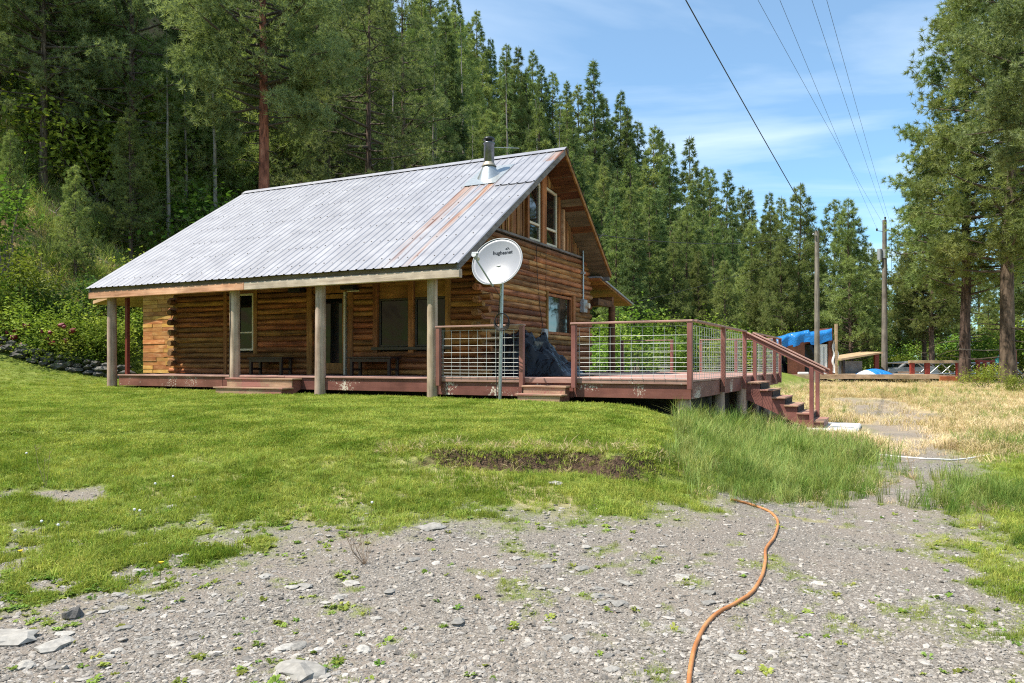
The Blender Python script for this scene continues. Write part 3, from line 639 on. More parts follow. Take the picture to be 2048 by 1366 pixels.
door = hpart(cabin, 'door', frame_boxes(-10.14, -9.21, 0.03, 2.06, 0.11, yf-0.03, yf+0.03)+[(-10.03, -9.32, yf-0.025, yf+0.025, 0.14, 0.30)], M['trim'])
hpart(door, 'pane', [(-10.03, -9.32, yf-0.005, yf+0.005, 0.30, 1.95)], M['glass'], 0)
hpart(door, 'handle', [(-10.10, -10.06, yf-0.085, yf-0.03, 0.98, 1.02), (-10.10, -9.98, yf-0.085, yf-0.065, 0.99, 1.01)], M['galv'])
hpart(cabin, 'door_header', [(-10.24, -9.14, yf-0.06, yf+0.03, 2.09, 2.30)], M['trimx'])
hpart(cabin, 'door_jamb', [(-9.205, -9.16, yf-0.12, yf+0.02, 0.0, 2.10)], M['vinyl']); hpart(cabin, 'door_cap', [(-10.26, -9.10, yf-0.10, yf+0.02, 2.30, 2.335)], M['vinyl']); hpart(cabin, 'lamp_shelf', [(-9.10, -8.72, yf-0.12, yf, 2.09, 2.12)], M['vinyl'])
for wx0, wx1 in ((-8.16, -7.27), (-7.10, -6.22)):
    w_ = hpart(cabin, 'window', frame_boxes(wx0, wx1, 0.70, 1.88, 0.045, yf-0.04, yf+0.03), M['bronze'])
    hpart(w_, 'pane', [(wx0+0.045, wx1-0.045, yf-0.006, yf+0.006, 0.745, 1.835)], M['glass'], 0)
    hpart(cabin, 'window_header', [(wx0, wx1, yf-0.03, yf+0.03, 1.885, 2.5)], M['trimx'])
for a_, b_ in ((-8.31, -8.17), (-7.26, -7.11), (-6.21, -6.07)): hpart(cabin, 'vertical_trim', [(a_, b_, yf-0.10, yf+0.05, 0.55, 2.6)], M['trim'])
hpart(cabin, 'window_sill', [(-8.34, -6.04, yf-0.13, yf+0.03, 0.62, 0.69)], M['bronze'])

# --- gable: window, trim, boards, attic windows
xg = WX1+0.06
gwn = hpart(cabin, 'window', [(xg-0.03, xg+0.07, 5.46, 5.53, 1.10, 2.22), (xg-0.03, xg+0.07, 7.19, 7.26, 1.10, 2.22), (xg-0.03, xg+0.07, 5.53, 7.19, 1.10, 1.17), (xg-0.03, xg+0.07, 5.53, 7.19, 2.15, 2.22)], M['trim'])
hpart(gwn, 'pane', [(xg+0.0, xg+0.012, 5.53, 7.19, 1.17, 2.15)], M['glass2'], 0)
hpart(gwn, 'casing', [(xg+0.02, xg+0.12, 7.26, 7.42, 1.0, 2.27)], M['trim']); hpart(gwn, 'casing', [(xg+0.02, xg+0.12, 5.38, 5.46, 1.04, 2.27)], M['trim'])
hpart(cabin, 'gable_ledge', [(WX1-0.02, WX1+0.15, 2.2, 8.55, 3.47, 3.53)], M['rake'])
y = 2.15; rb = random.Random(9)
while y < 8.5:
    w = rb.uniform(0.13, 0.19); y2 = min(y+w, 8.5)
    zt0, zt1 = roof_z(y)-0.16, roof_z(y2)-0.16
    in_win = (y2 > 4.30 and y < 6.32)
    if min(zt0, zt1) > 3.62:
        zb = 3.53 if not in_win else 5.16
        if min(zt0, zt1) > zb+0.05:
            d = rb.choice((0.0, 0.0, 0.018))
            mb = MB().hexa([(WX1+0.0, y, zb), (WX1+0.05+d, y, zb), (WX1+0.05+d, y2-0.006, zb), (WX1+0.0, y2-0.006, zb)], [(WX1, y, zt0), (WX1+0.05+d, y, zt0), (WX1+0.05+d, y2-0.006, zt1), (WX1, y2-0.006, zt1)])
            part(gw, 'gable_board', mb, M['batten'], 0.003)
            if rb.random() < 0.75 and not in_win:
                part(gw, 'batten', MB().hexa([(WX1+0.052+d, y2-0.03, zb), (WX1+0.078+d, y2-0.03, zb), (WX1+0.078+d, y2+0.02, zb), (WX1+0.052+d, y2+0.02, zb)], [(WX1+0.052+d, y2-0.03, min(zt0, zt1)), (WX1+0.078+d, y2-0.03, min(zt0, zt1)), (WX1+0.078+d, y2+0.02, min(zt0, zt1)), (WX1+0.052+d, y2+0.02, min(zt0, zt1))]), M['batten'])
    y = y2
def attic(y0, y1, zt0, zt1):
    zb = 3.55; x0, x1 = WX1+0.0, WX1+0.075; t = 0.06
    f = MB().hexa([(x0, y0, zb), (x1, y0, zb), (x1, y0+t, zb), (x0, y0+t, zb)], [(x0, y0, zt0), (x1, y0, zt0), (x1, y0+t, zt0), (x0, y0+t, zt0)])
    f.hexa([(x0, y1-t, zb), (x1, y1-t, zb), (x1, y1, zb), (x0, y1, zb)], [(x0, y1-t, zt1), (x1, y1-t, zt1), (x1, y1, zt1), (x0, y1, zt1)])
    f.box(x0, x1, y0+t, y1-t, zb, zb+0.06); f.box(x0, x1+0.012, y0+t, y1-t, 3.97, 4.03)
    f.hexa([(x0, y0+t, zt0-0.07), (x1, y0+t, zt0-0.07), (x1, y1-t, zt1-0.07), (x0, y1-t, zt1-0.07)], [(x0, y0+t, zt0), (x1, y0+t, zt0), (x1, y1-t, zt1), (x0, y1-t, zt1)])
    w = part(cabin, 'attic_window', f, M['vinyl'], 0.004)
    part(w, 'pane', MB().hexa([(x0+0.02, y0+t, 4.03), (x0+0.035, y0+t, 4.03), (x0+0.035, y1-t, 4.03), (x0+0.02, y1-t, 4.03)], [(x0+0.02, y0+t, zt0-0.07), (x0+0.035, y0+t, zt0-0.07), (x0+0.035, y1-t, zt1-0.07), (x0+0.02, y1-t, zt1-0.07)]), M['glass2'])
    part(w, 'pane', MB().box(x0+0.03, x0+0.045, y0+t, y1-t, zb+0.06, 3.97), M['glass2']); return w
attic(4.36, 5.14, roof_z(4.36)-0.22, 5.14); attic(5.46, 6.28, 5.14, 5.08)
hpart(cabin, 'mullion_post', [(WX1+0.0, WX1+0.13, 5.16, 5.44, 3.53, 5.5)], M['trim']); hpart(cabin, 'vertical_trim', [(WX1+0.0, WX1+0.12, 6.30, 6.42, 3.53, 5.0)], M['trim'])
hpart(cabin, 'vertical_trim', [(WX1+0.0, WX1+0.14, 6.60, 6.70, 3.53, roof_z(6.7)-0.16)], M['fascia_orange']); hpart(cabin, 'vertical_trim', [(WX1+0.0, WX1+0.14, 4.22, 4.34, 3.53, roof_z(4.22)-0.16)], M['trim'])

# --- roof: plank deck, ribbed sheets, ridge cap, rakes, fascias
roof = part(cabin, 'roof', MB().prism([(XL+0.06, EF+0.12, ZF-0.055), (XL+0.06, RY, RZ-0.075), (XL+0.06, ER-0.05, ZR-0.05), (XL+0.06, ER-0.06, ZR-0.09), (XL+0.06, RY, RZ-0.115), (XL+0.06, EF+0.12, ZF-0.095)], (XR-XL-0.12, 0, 0)), M['subfascia'])
def slope_board(y0, y1, t0, t1, x0, x1, name, mat, root):
    """flat board following the roof slope between two depths, from t0 to t1 below the metal"""
    return part(root, name, MB().hexa([(x0, y0, roof_z(y0)-t1), (x1, y0, roof_z(y0)-t1), (x1, y1, roof_z(y1)-t1), (x0, y1, roof_z(y1)-t1)],
                                      [(x0, y0, roof_z(y0)-t0), (x1, y0, roof_z(y0)-t0), (x1, y1, roof_z(y1)-t0), (x0, y1, roof_z(y1)-t0)]), mat, 0.003)
ys = list(np.arange(EF+0.14, RY-0.02, 0.2)); rs_ = random.Random(21)
for a_ in ys:
    t = 0.125+rs_.uniform(-.008, .008); slope_board(a_, min(a_+0.192, RY-0.01), 0.098, t, XL+0.07, XR-0.07, 'soffit_board', M['soffit'], roof)
for a_ in np.arange(RY+0.01, ER-0.08, 0.2):
    t = 0.125+rs_.uniform(-.008, .008); slope_board(a_, min(a_+0.192, ER-0.08), 0.098, t, XL+0.07, XR-0.07, 'soffit_board', M['soffit'], roof)
RP = 0.2286
def metal_mat():
    m, n, l, b = _mat('galvanised_roof'); t = n.new('ShaderNodeTexCoord'); at = n.new('ShaderNodeAttribute'); at.attribute_name = 'rust'
    z = n.new('ShaderNodeTexNoise'); z.inputs['Scale'].default_value = 2.2; z.inputs['Detail'].default_value = 6; l.new(t.outputs['Object'], z.inputs['Vector'])
    mp = n.new('ShaderNodeMapping'); mp.inputs['Scale'].default_value = (14, 0.7, 0.7); l.new(t.outputs['Object'], mp.inputs[0]); z2 = n.new('ShaderNodeTexNoise'); z2.inputs['Scale'].default_value = 1; z2.inputs['Detail'].default_value = 6; l.new(mp.outputs[0], z2.inputs['Vector'])
    r = _ramp(n, [(0.32, (0.27, 0.272, 0.30)), (0.55, (0.315, 0.317, 0.345)), (0.72, (0.36, 0.362, 0.385))]); l.new(z.outputs['Fac'], r.inputs[0])
    oi = n.new('ShaderNodeObjectInfo'); mr = n.new('ShaderNodeMapRange'); mr.inputs[3].default_value = 0.93; mr.inputs[4].default_value = 1.06; l.new(oi.outputs['Random'], mr.inputs[0])
    mu = n.new('ShaderNodeMixRGB'); mu.blend_type = 'MULTIPLY'; mu.inputs[0].default_value = 1; l.new(r.outputs[0], mu.inputs[1]); l.new(mr.outputs[0], mu.inputs[2])
    rr = _ramp(n, [(0.3, (0.38, 0.29, 0.19)), (0.5, (0.31, 0.155, 0.075)), (0.68, (0.17, 0.065, 0.036))]); l.new(z2.outputs['Fac'], rr.inputs[0])
    ad = n.new('ShaderNodeMath'); ad.operation = 'ADD'; l.new(at.outputs['Fac'], ad.inputs[0]); l.new(z2.outputs['Fac'], ad.inputs[1])
    rf = _ramp(n, [(0.40, (0, 0, 0)), (0.58, (1, 1, 1))]); hf = n.new('ShaderNodeMath'); hf.operation = 'MULTIPLY'; hf.inputs[1].default_value = 0.5; l.new(ad.outputs[0], hf.inputs[0]); l.new(hf.outputs[0], rf.inputs[0])
    mx = n.new('ShaderNodeMixRGB'); l.new(rf.outputs[0], mx.inputs[0]); l.new(mu.outputs[0], mx.inputs[1]); l.new(rr.outputs[0], mx.inputs[2]); l.new(mx.outputs[0], b.inputs['Base Color'])
    me = n.new('ShaderNodeMath'); me.operation = 'MULTIPLY_ADD'; me.inputs[1].default_value = -0.42; me.inputs[2].default_value = 0.42; l.new(rf.outputs[0], me.inputs[0]); l.new(me.outputs[0], b.inputs['Metallic'])
    b.inputs['Roughness'].default_value = 0.5
    bp = n.new('ShaderNodeBump'); bp.inputs['Strength'].default_value = 0.08; bp.inputs['Distance'].default_value = 0.05; l.new(z.outputs['Fac'], bp.inputs['Height']); l.new(bp.outputs[0], b.inputs['Normal'])
    return m
M['metal'] = metal_mat()
def sheet(x0, x1, ya, yb, rear=False, dz=0.0, name='roof_sheet'):
    """ribbed sheet from the eave (ya) to the ridge (yb)"""
    prof = []; x = x0
    nr = int(round((x1-x0)/RP))
    for i in range(nr):
        xb = x0+i*RP
        prof += [(xb, 0), (xb+RP-0.070, 0), (xb+RP-0.048, 0.019), (xb+RP-0.022, 0.019)]
    prof.append((x0+nr*RP, 0.0))
    steps = 14; vs = []; fs = []; rust = []; n = len(prof)
    rg = random.Random(int(x0*100))
    for j in range(steps+1):
        yy = ya+(yb-ya)*j/steps
        for (px, pz) in prof:
            wob = 0.004*math.sin(px*3.1+yy*2.3)
            vs.append((px, yy, roof_z(yy)+pz+dz+wob))
            rr = 0.0
            if not rear:
                if -6.72 < px < -5.72 and yy < 3.75: rr = (0.66-0.07*(3.75-yy))*(1.0 if -5.99 < px < -5.80 else 0.85 if -6.66 < px < -6.42 else 0.52)
                if px > -4.98 and yy > 4.4: rr = max(rr, 0.5)
                if yy > 5.0 and px > -7: rr = max(rr, 0.3)
            rust.append(rr)
    for j in range(steps):
        for k in range(n-1):
            a = j*n+k; fs.append((a, a+1, a+n+1, a+n) if not rear else (a, a+n, a+n+1, a+1))
    mb = MB().add(vs, fs); o = part(roof, name, mb, M['metal'])
    at = o.data.attributes.new('rust', 'FLOAT', 'POINT'); at.data.foreach_set('value', rust)
    return o
npan = 13; pw_ = 4*RP
for i in range(npan):
    a_ = XR-(i+1)*pw_; a_ = max(a_, XL-0.02) if i < npan-1 else XL-0.0
    b_ = XR-i*pw_
    if i == npan-1: a_ = b_-RP*max(1, int(round((b_-XL)/RP)))
    sheet(a_, b_, EF-0.03, RY-0.0, dz=0.001*(i % 2)); sheet(a_, b_, ER+0.02, RY+0.0, True, dz=0.001*(i % 2))
sheet(-5.72, -4.62, 3.25, 4.45, dz=0.032, name='patch_sheet')
scr = MB()
for yy in np.arange(0.0, 5.1, 0.85):
    for i in range(int((XR-XL)/RP)):
        xb = XR-(i+1)*RP+0.13+rs_.uniform(-.03, .03); y_ = yy+rs_.uniform(-.03, .03); zz = roof_z(y_)
        if rs_.random() < 0.12: continue
        scr.box(xb-0.011, xb+0.011, y_-0.011, y_+0.011, zz-0.005, zz+0.012)
so_ = part(roof, 'roof_screws', scr, M['bronze']); so_['kind'] = 'stuff'
cap = MB()
for i in range(4):
    a_ = XL-0.02+i*(XR-XL+0.04)/4; b_ = a_+(XR-XL+0.04)/4+(0.05 if i < 3 else 0)
    part(roof, 'ridge_cap', MB().add([(a_, RY-0.17, RZ-0.17*SF+0.040), (b_, RY-0.17, RZ-0.17*SF+0.040), (b_, RY, RZ+0.048), (a_, RY, RZ+0.048), (a_, RY+0.17, RZ-0.17*SR+0.040), (b_, RY+0.17, RZ-0.17*SR+0.040)], [(0, 1, 2, 3), (3, 2, 5, 4)]), M['metal'])
slope_board(EF+0.02, RY, 0.012, 0.175, XR-0.065, XR-0.015, 'rake_board', M['rake'], roof); slope_board(RY, ER-0.02, 0.012, 0.14, XR-0.065, XR-0.015, 'rake_board', M['trimx'], roof)
slope_board(EF+0.02, RY, 0.012, 0.15, XL+0.015, XL+0.065, 'rake_board', M['rake'], roof); slope_board(RY, ER-0.02, 0.012, 0.15, XL+0.015, XL+0.065, 'rake_board', M['rake'], roof)
hpart(roof, 'rear_fascia', [(XL+0.07, XR-0.07, ER-0.06, ER-0.02, ZR-0.22, ZR-0.04)], M['rake'])
hpart(roof, 'eave_board', [(XL+0.02, XR-0.02, EF+0.06, EF+0.11, 2.205, ZF-0.012)], M['subfascia'])
hpart(roof, 'fascia_beam', [(-10.50, XR, EF+0.02, EF+0.14, 2.03, 2.205)], M['fascia_grey'], 0.008); hpart(roof, 'fascia_beam', [(XL, -10.505, EF+0.02, EF+0.14, 2.03, 2.212)], M['fascia_orange'], 0.008)
# porch posts
for i, (px, zb, r0) in enumerate(((-15.66, -0.45, 0.12), (-11.12, -0.55, 0.125), (-8.45, -0.55, 0.125), (-5.43, -0.55, 0.115))):
    r = random.Random(i+4); n = 14; rings = 9; vs = []; yc = -0.015; dxl = r.uniform(-.02, .02)
    for k in range(rings):
        t = k/(rings-1); rr = r0*(1.05-0.10*t)*(1+r.uniform(-.02, .02))
        for q in range(n):
            an = 2*math.pi*q/n; vs.append((px+dxl*t+rr*math.cos(an), yc+rr*math.sin(an), zb+(2.055-zb)*t))
    mb = MB().add(vs, [(k*n+q, k*n+(q+1) % n, (k+1)*n+(q+1) % n, (k+1)*n+q) for k in range(rings-1) for q in range(n)], True); mb.add(vs[-n:], [tuple(range(n))])
    po = part(cabin, 'porch_post', mb, M['post'])
    if i == 1:
        part(po, 'crack', MB().tube([(px-0.052, yc-r0*0.985, -0.2), (px-0.04, yc-r0*0.985, 0.6), (px-0.02, yc-r0*0.975, 1.3), (px-0.005, yc-r0*0.965, 2.0)], [0.006, 0.011, 0.011, 0.006], 6), M['interior'])
hpart(cabin, 'porch_beam', [(XL+0.3, XR-0.3, -0.12, 0.09, 2.056, 2.21)], M['soffit'])
hpart(cabin, 'side_post', [(-15.30, -15.21, 0.10, 0.19, 0.0, 2.2)], M['dark_red'])
# --- boarded annex past the left corner, with its own low shed roof
annex = part(cabin, 'annex_wall', MB().box(-17.16, WX0-0.06, 2.12, 2.20, -0.02, 2.75).box(-17.16, -17.08, 2.20, 7.5, -0.4, 2.6), M['interior'])
z = 0.0; rp = random.Random(31)
while z < 2.7:
    hgt = rp.uniform(0.105, 0.14); x = -17.16
    while x < -15.42:
        w = min(rp.uniform(0.35, 1.0), -15.36-x)
        if -15.36-(x+w) < 0.2: w = -15.36-x
        d = rp.uniform(0, 0.02)
        part(annex, 'plank', MB().box(x+0.003, x+w-0.003, 2.085-d, 2.118, z+0.003, z+hgt-0.004), M['cedar'], 0.003); x += w
    z += hgt
def shed_z(x): return 2.95+(x+15.0)*0.18
part(cabin, 'annex_roof', MB().hexa([(-19.0, 1.72, shed_z(-19.0)-0.10), (-15.36, 1.72, shed_z(-15.36)-0.10), (-15.36, 7.6, shed_z(-15.36)-0.10), (-19.0, 7.6, shed_z(-19.0)-0.10)], [(-19.0, 1.72, shed_z(-19.0)), (-15.36, 1.72, shed_z(-15.36)), (-15.36, 7.6, shed_z(-15.36)), (-19.0, 7.6, shed_z(-19.0))]), M['fascia_orange'], 0.005)
part(cabin, 'annex_joist', MB().box(-18.6, -17.0, 3.3, 3.42, 2.02, 2.2), M['soffit']); hpart(cabin, 'annex_post', [(-18.6, -18.48, 3.3, 3.42, -0.6, 2.02)], M['post'])
hpart(cabin, 'annex_post', [(-18.6, -18.48, 7.2, 7.32, -0.6, 2.15)], M['post'])
# --- rear lean-to
lt0, lt1, lz0, lz1 = 8.62, 11.9, 2.98, 2.36
part(cabin, 'lean_to_roof', MB().hexa([(-9.5, lt0, lz0-0.05), (-4.85, lt0, lz0-0.05), (-4.85, lt1, lz1-0.05), (-9.5, lt1, lz1-0.05)], [(-9.5, lt0, lz0), (-4.85, lt0, lz0), (-4.85, lt1, lz1), (-9.5, lt1, lz1)]), M['metal'])
for k in range(16):
    a_ = lt0+k*0.2; q = lambda yy: lz0+(lz1-lz0)*(yy-lt0)/(lt1-lt0)
    part(cabin, 'soffit_board', MB().hexa([(-9.4, a_, q(a_)-0.10), (-4.9, a_, q(a_)-0.10), (-4.9, a_+0.19, q(a_+0.19)-0.10), (-9.4, a_+0.19, q(a_+0.19)-0.10)], [(-9.4, a_, q(a_)-0.055), (-4.9, a_, q(a_)-0.055), (-4.9, a_+0.19, q(a_+0.19)-0.055), (-9.4, a_+0.19, q(a_+0.19)-0.055)]), M['trimx'])
hpart(cabin, 'lean_to_beam', [(-9.4, -4.95, 9.95, 10.1, 2.16, 2.44)], M['soffit']); hpart(cabin, 'lean_to_beam', [(-5.1, -4.95, 8.65, 9.95, 2.10, 2.30)], M['soffit'])
part(cabin, 'lean_to_post', MB().tube([(-4.98, 10.0, -0.02), (-4.98, 10.0, 2.16)], [0.12, 0.11], 12), M['soffit']); part(cabin, 'lean_to_post', MB().tube([(-9.2, 10.0, -0.5), (-9.2, 10.0, 2.16)], [0.12, 0.11], 12), M['soffit'])
# --- stove pipe
chim = part(cabin, 'stove_pipe', MB().lathe((-6.26, 4.0, 0), [(0.135, 5.2), (0.135, 6.02), (0.155, 6.03), (0.155, 6.06), (0.09, 6.065), (0.09, 6.13)], 24), plain('pipe_steel', (0.17, 0.18, 0.20), 0.28, 0.9, var=0.2))
part(chim, 'rain_cap', MB().lathe((-6.26, 4.0, 0), [(0.02, 6.125), (0.15, 6.13), (0.152, 6.17), (0.12, 6.20), (0.02, 6.225), (0.0, 6.226)], 24), M['black'])
part(chim, 'storm_collar', MB().lathe((-6.26, 4.0, 0), [(0.137, 5.55), (0.17, 5.48), (0.20, 5.44), (0.19, 5.438), (0.137, 5.5)], 24), plain('collar_steel', (0.42, 0.36, 0.28), 0.5, 0.5, var=0.4))
fl = MB(); n = 24; ring = [(0.15, 5.47), (0.20, 5.36), (0.27, None)]; vs = []
for k in range(n):
    t = 2*math.pi*k/n; c_, s_2 = math.cos(t), math.sin(t)
    vs += [(-6.26+0.15*c_, 4.0+0.15*s_2, 5.47), (-6.26+0.23*c_, 4.0+0.23*s_2, max(5.30, roof_z(4.0+0.23*s_2)+0.05)), (-6.26+0.31*c_, 4.0+0.31*s_2, roof_z(4.0+0.31*s_2)+0.036)]
fl.add(vs, [(3*k+j, 3*((k+1) % n)+j, 3*((k+1) % n)+j+1, 3*k+j+1) for k in range(n) for j in (0, 1)], True)
part(chim, 'flashing_cone', fl, M['galv'])
part(chim, 'flashing_plate', MB().hexa([(-6.75, 3.45, roof_z(3.45)+0.029), (-5.78, 3.45, roof_z(3.45)+0.029), (-5.78, 4.55, roof_z(4.55)+0.029), (-6.75, 4.55, roof_z(4.55)+0.029)], [(-6.75, 3.45, roof_z(3.45)+0.034), (-5.78, 3.45, roof_z(3.45)+0.034), (-5.78, 4.55, roof_z(4.55)+0.034), (-6.75, 4.55, roof_z(4.55)+0.034)]), M['galv'])
part(chim, 'brace_rod', MB().tube([(-6.15, 4.05, 5.95), (-5.75, 4.75, 6.05)], 0.008, 6), M['galv'])
# --- fittings on the walls
for lx in (-10.66, -8.95):
    lm = part(cabin, 'porch_lamp', MB().box(lx-0.20, lx+0.20, yf-0.34, yf-0.08, 2.13, 2.24).box(lx-0.06, lx+0.06, yf-0.1, yf, 2.12, 2.36), M['black'], 0.015)
    part(lm, 'lamp_head', MB().tube([(lx+0.10, yf-0.30, 2.27), (lx+0.10, yf-0.12, 2.33)], [0.085, 0.06], 12), M['black']); part(lm, 'lamp_head', MB().tube([(lx-0.12, yf-0.30, 2.24), (lx-0.12, yf-0.12, 2.30)], [0.06, 0.05], 12), M['black'])
mtr = part(cabin, 'meter_box', MB().box(xg+0.05, xg+0.20, 7.90, 8.18, 1.83, 2.22), M['utility'], 0.012)
part(mtr, 'meter_dial', MB().tube([(xg+0.20, 8.04, 2.03), (xg+0.32, 8.04, 2.03)], [0.085, 0.08], 16), M['vinyl'])
cdt = part(cabin, 'conduit', MB().tube([(xg+0.12, 8.02, 2.22), (xg+0.12, 8.02, 3.92)], 0.03, 10), M['galv'])
part(cdt, 'weather_head', MB().tube([(xg+0.12, 8.02, 3.90), (xg+0.12, 8.0, 4.0), (xg+0.20, 7.95, 4.03)], [0.05, 0.065, 0.05], 10), M['utility'])
part(cdt, 'strap', MB().box(xg+0.05, xg+0.17, 7.94, 8.10, 3.0, 3.06), M['utility']); part(cdt, 'service_loop', MB().tube([(xg+0.2, 7.95, 4.02), (xg+0.3, 8.1, 4.0), (xg+0.45, 8.5, 4.12), (xg+0.55, 8.7, 4.3)], 0.014, 6), M['cable'])
part(cabin, 'junction_box', MB().box(xg+0.05, xg+0.17, 5.08, 5.32, 0.98, 1.22), M['utility'], 0.01)
part(cabin, 'wall_cable', MB().tube([(xg+0.09, 4.72, 3.45), (xg+0.085, 4.8, 2.6), (xg+0.09, 4.95, 1.8), (xg+0.10, 5.15, 1.2)], 0.008, 5), M['cable']); part(cabin, 'wall_cable', MB().tube([(xg+0.09, 5.35, 3.45), (xg+0.085, 5.36, 2.9), (xg+0.09, 5.34, 2.3)], 0.007, 5), M['cable'])

# ================================================================ deck
deck = hthing('deck', 'red painted wooden deck with wire panel railings round the cabin', 'deck', (-4.0, 3.0, -0.45))
rd_ = random.Random(17); y = -0.03; i = 0
while y < 11.2:
    y2 = y+0.140
    spans = []
    if y2 < 1.80:
        j1, j2 = rd_.uniform(-5.5, -3.5), rd_.uniform(-10.8, -9.2); spans = [(-15.42, j2-0.003), (j2+0.003, j1-0.003), (j1+0.003, 0.03)]
    else:
        j1 = rd_.uniform(-3.6, -1.5)
        if y > 8.75: spans = [(-9.3, j1-0.003), (j1+0.003, 0.03)]
        else: spans = [(-5.22, j1-0.003), (j1+0.003, 0.03)]
    for a, b in spans:
        dz = rd_.uniform(-0.003, 0.002); part(deck, 'deck_board', MB().box(a, b, y, y2-0.006, -0.038+dz, dz), M['board'], 0.004)
    y = y2
part(deck, 'rim_board', MB().box(-15.40, -11.55, 0.0, 0.04, -0.30, -0.042), M['redworn'], 0.004); part(deck, 'rim_board', MB().box(-11.54, -5.36, 0.0, 0.04, -0.31, -0.042), M['redworn'], 0.004)
part(deck, 'rim_board', MB().box(-5.35, -2.25, -0.03, 0.01, -0.355, -0.042), M['redworn'], 0.004); part(deck, 'rim_board', MB().box(-2.24, 0.0, -0.03, 0.01, -0.345, -0.042), M['redworn'], 0.004)
part(deck, 'rim_cap', MB().box(-5.35, 0.03, -0.065, -0.032, -0.085, 0.012), M['board'], 0.006)
part(deck, 'rim_board', MB().box(-0.03, 0.01, 0.02, 11.2, -0.34, -0.042), M['redworn'], 0.004); part(deck, 'rim_board', MB().box(-9.3, -0.04, 11.16, 11.2, -0.34, -0.042), M['redworn'], 0.004)
part(deck, 'rim_board', MB().box(-15.44, -15.41, 0.05, 1.8, -0.30, -0.042), M['redworn'], 0.004)
part(deck, 'under_deck_shade', MB().box(-15.2, -0.15, 0.5, 0.54, -0.9, -0.06).box(-0.32, -0.28, 0.6, 11.0, -1.3, -0.06), M['interior'])  # near-black sheets standing in for the shade below the deck
for k in range(8):
    yy = 0.35+k*1.5
    part(deck, 'joist', MB().box(-5.2, -0.34, yy+0.25, yy+0.29, -0.24, -0.040), M['red'])
for (sx, sy) in ((-0.05, 0.15), (0.10, 5.0), (0.10, 6.75), (-0.05, 9.9), (0.06, 2.6)):
    p = H(sx, sy); g0 = gz(p[0], p[1])-0.1
    part(deck, 'log_footing', MB().tube([(sx-0.12, sy, g0), (sx-0.12, sy, -0.345 if sx < 0.05 else -0.05)], [0.14, 0.12], 10), M['post'])
def rail_post(x, y, z0, z1, w=0.045, tw=0):
    return part(deck, 'rail_post', MB().box(x-w, x+w, y-w, y+w, z0, z1), M['redpost'], 0.006)
def wire_panel(p, q, z0=0.02, z1=1.0):
    """welded stock panel: rods closer together at the foot"""
    p = Vector((p[0], p[1], 0)); q = Vector((q[0], q[1], 0)); L_ = (q-p).length; d = (q-p)/L_; mb = MB()
    zs = [z for z in (0.03, 0.095, 0.16, 0.235, 0.31, 0.395, 0.515, 0.655, 0.80, 0.965)]
    for z in zs: mb.tube([tuple(p+Vector((0, 0, z))), tuple(q+Vector((0, 0, z)))], 0.0042, 5, False)
    n = max(1, int(L_/0.205))
    for k in range(n+1):
        a = p+d*(L_*0.02+k*0.205)
        if (a-p).length > L_: break
        mb.tube([(a.x, a.y+0.004, 0.0), (a.x, a.y+0.004, 0.975)], 0.0042, 5, False)
    return part(deck, 'wire_panel', mb, M['wire'])
def top_rail(p, q, w=0.055, z=1.067, t=0.036):
    p = Vector((p[0], p[1], 0)); q = Vector((q[0], q[1], 0)); d = (q-p).normalized(); s = Vector((-d.y, d.x, 0))*w
    return part(deck, 'top_rail', MB().hexa([tuple(p-s+Vector((0, 0, z-t))), tuple(q-s+Vector((0, 0, z-t))), tuple(q+s+Vector((0, 0, z-t))), tuple(p+s+Vector((0, 0, z-t)))], [tuple(p-s+Vector((0, 0, z))), tuple(q-s+Vector((0, 0, z))), tuple(q+s+Vector((0, 0, z))), tuple(p+s+Vector((0, 0, z)))]), M['board'], 0.006)
ZT = 1.03
for x in (-5.22, -3.30, -2.20, 0.0): rail_post(x, -0.112, -0.17, ZT)
for y in (2.45, 4.93, 6.40, 8.0, 9.9, 11.1): rail_post(0.07, y, -0.30, ZT)
for x in (-1.25, -2.35, -3.3, -5.0, -7.2, -9.2): rail_post(x, 11.11, -0.05, ZT)
top_rail((-5.28, -0.112), (-3.24, -0.112)); top_rail((-2.26, -0.112), (0.06, -0.112)); top_rail((0.07, -0.056), (0.07, 4.98), 0.05); top_rail((0.07, 6.35), (0.07, 11.16), 0.05); top_rail((-9.25, 11.11), (-3.25, 11.11)); top_rail((-2.40, 11.11), (0.015, 11.11))
wire_panel((-5.17, -0.085), (-3.35, -0.085)); wire_panel((-2.15, -0.085), (-0.05, -0.085)); wire_panel((0.045, -0.05), (0.045, 2.40)); wire_panel((0.045, 2.5), (0.045, 4.88)); wire_panel((0.045, 6.45), (0.045, 7.95)); wire_panel((0.045, 8.05), (0.045, 9.85)); wire_panel((0.045, 9.95), (0.045, 11.05))
wire_panel((-9.2, 11.08), (-7.25, 11.08)); wire_panel((-7.15, 11.08), (-5.05, 11.08)); wire_panel((-4.95, 11.08), (-3.35, 11.08)); wire_panel((-2.3, 11.08), (-1.3, 11.08)); wire_panel((-1.2, 11.08), (0.0, 11.08))

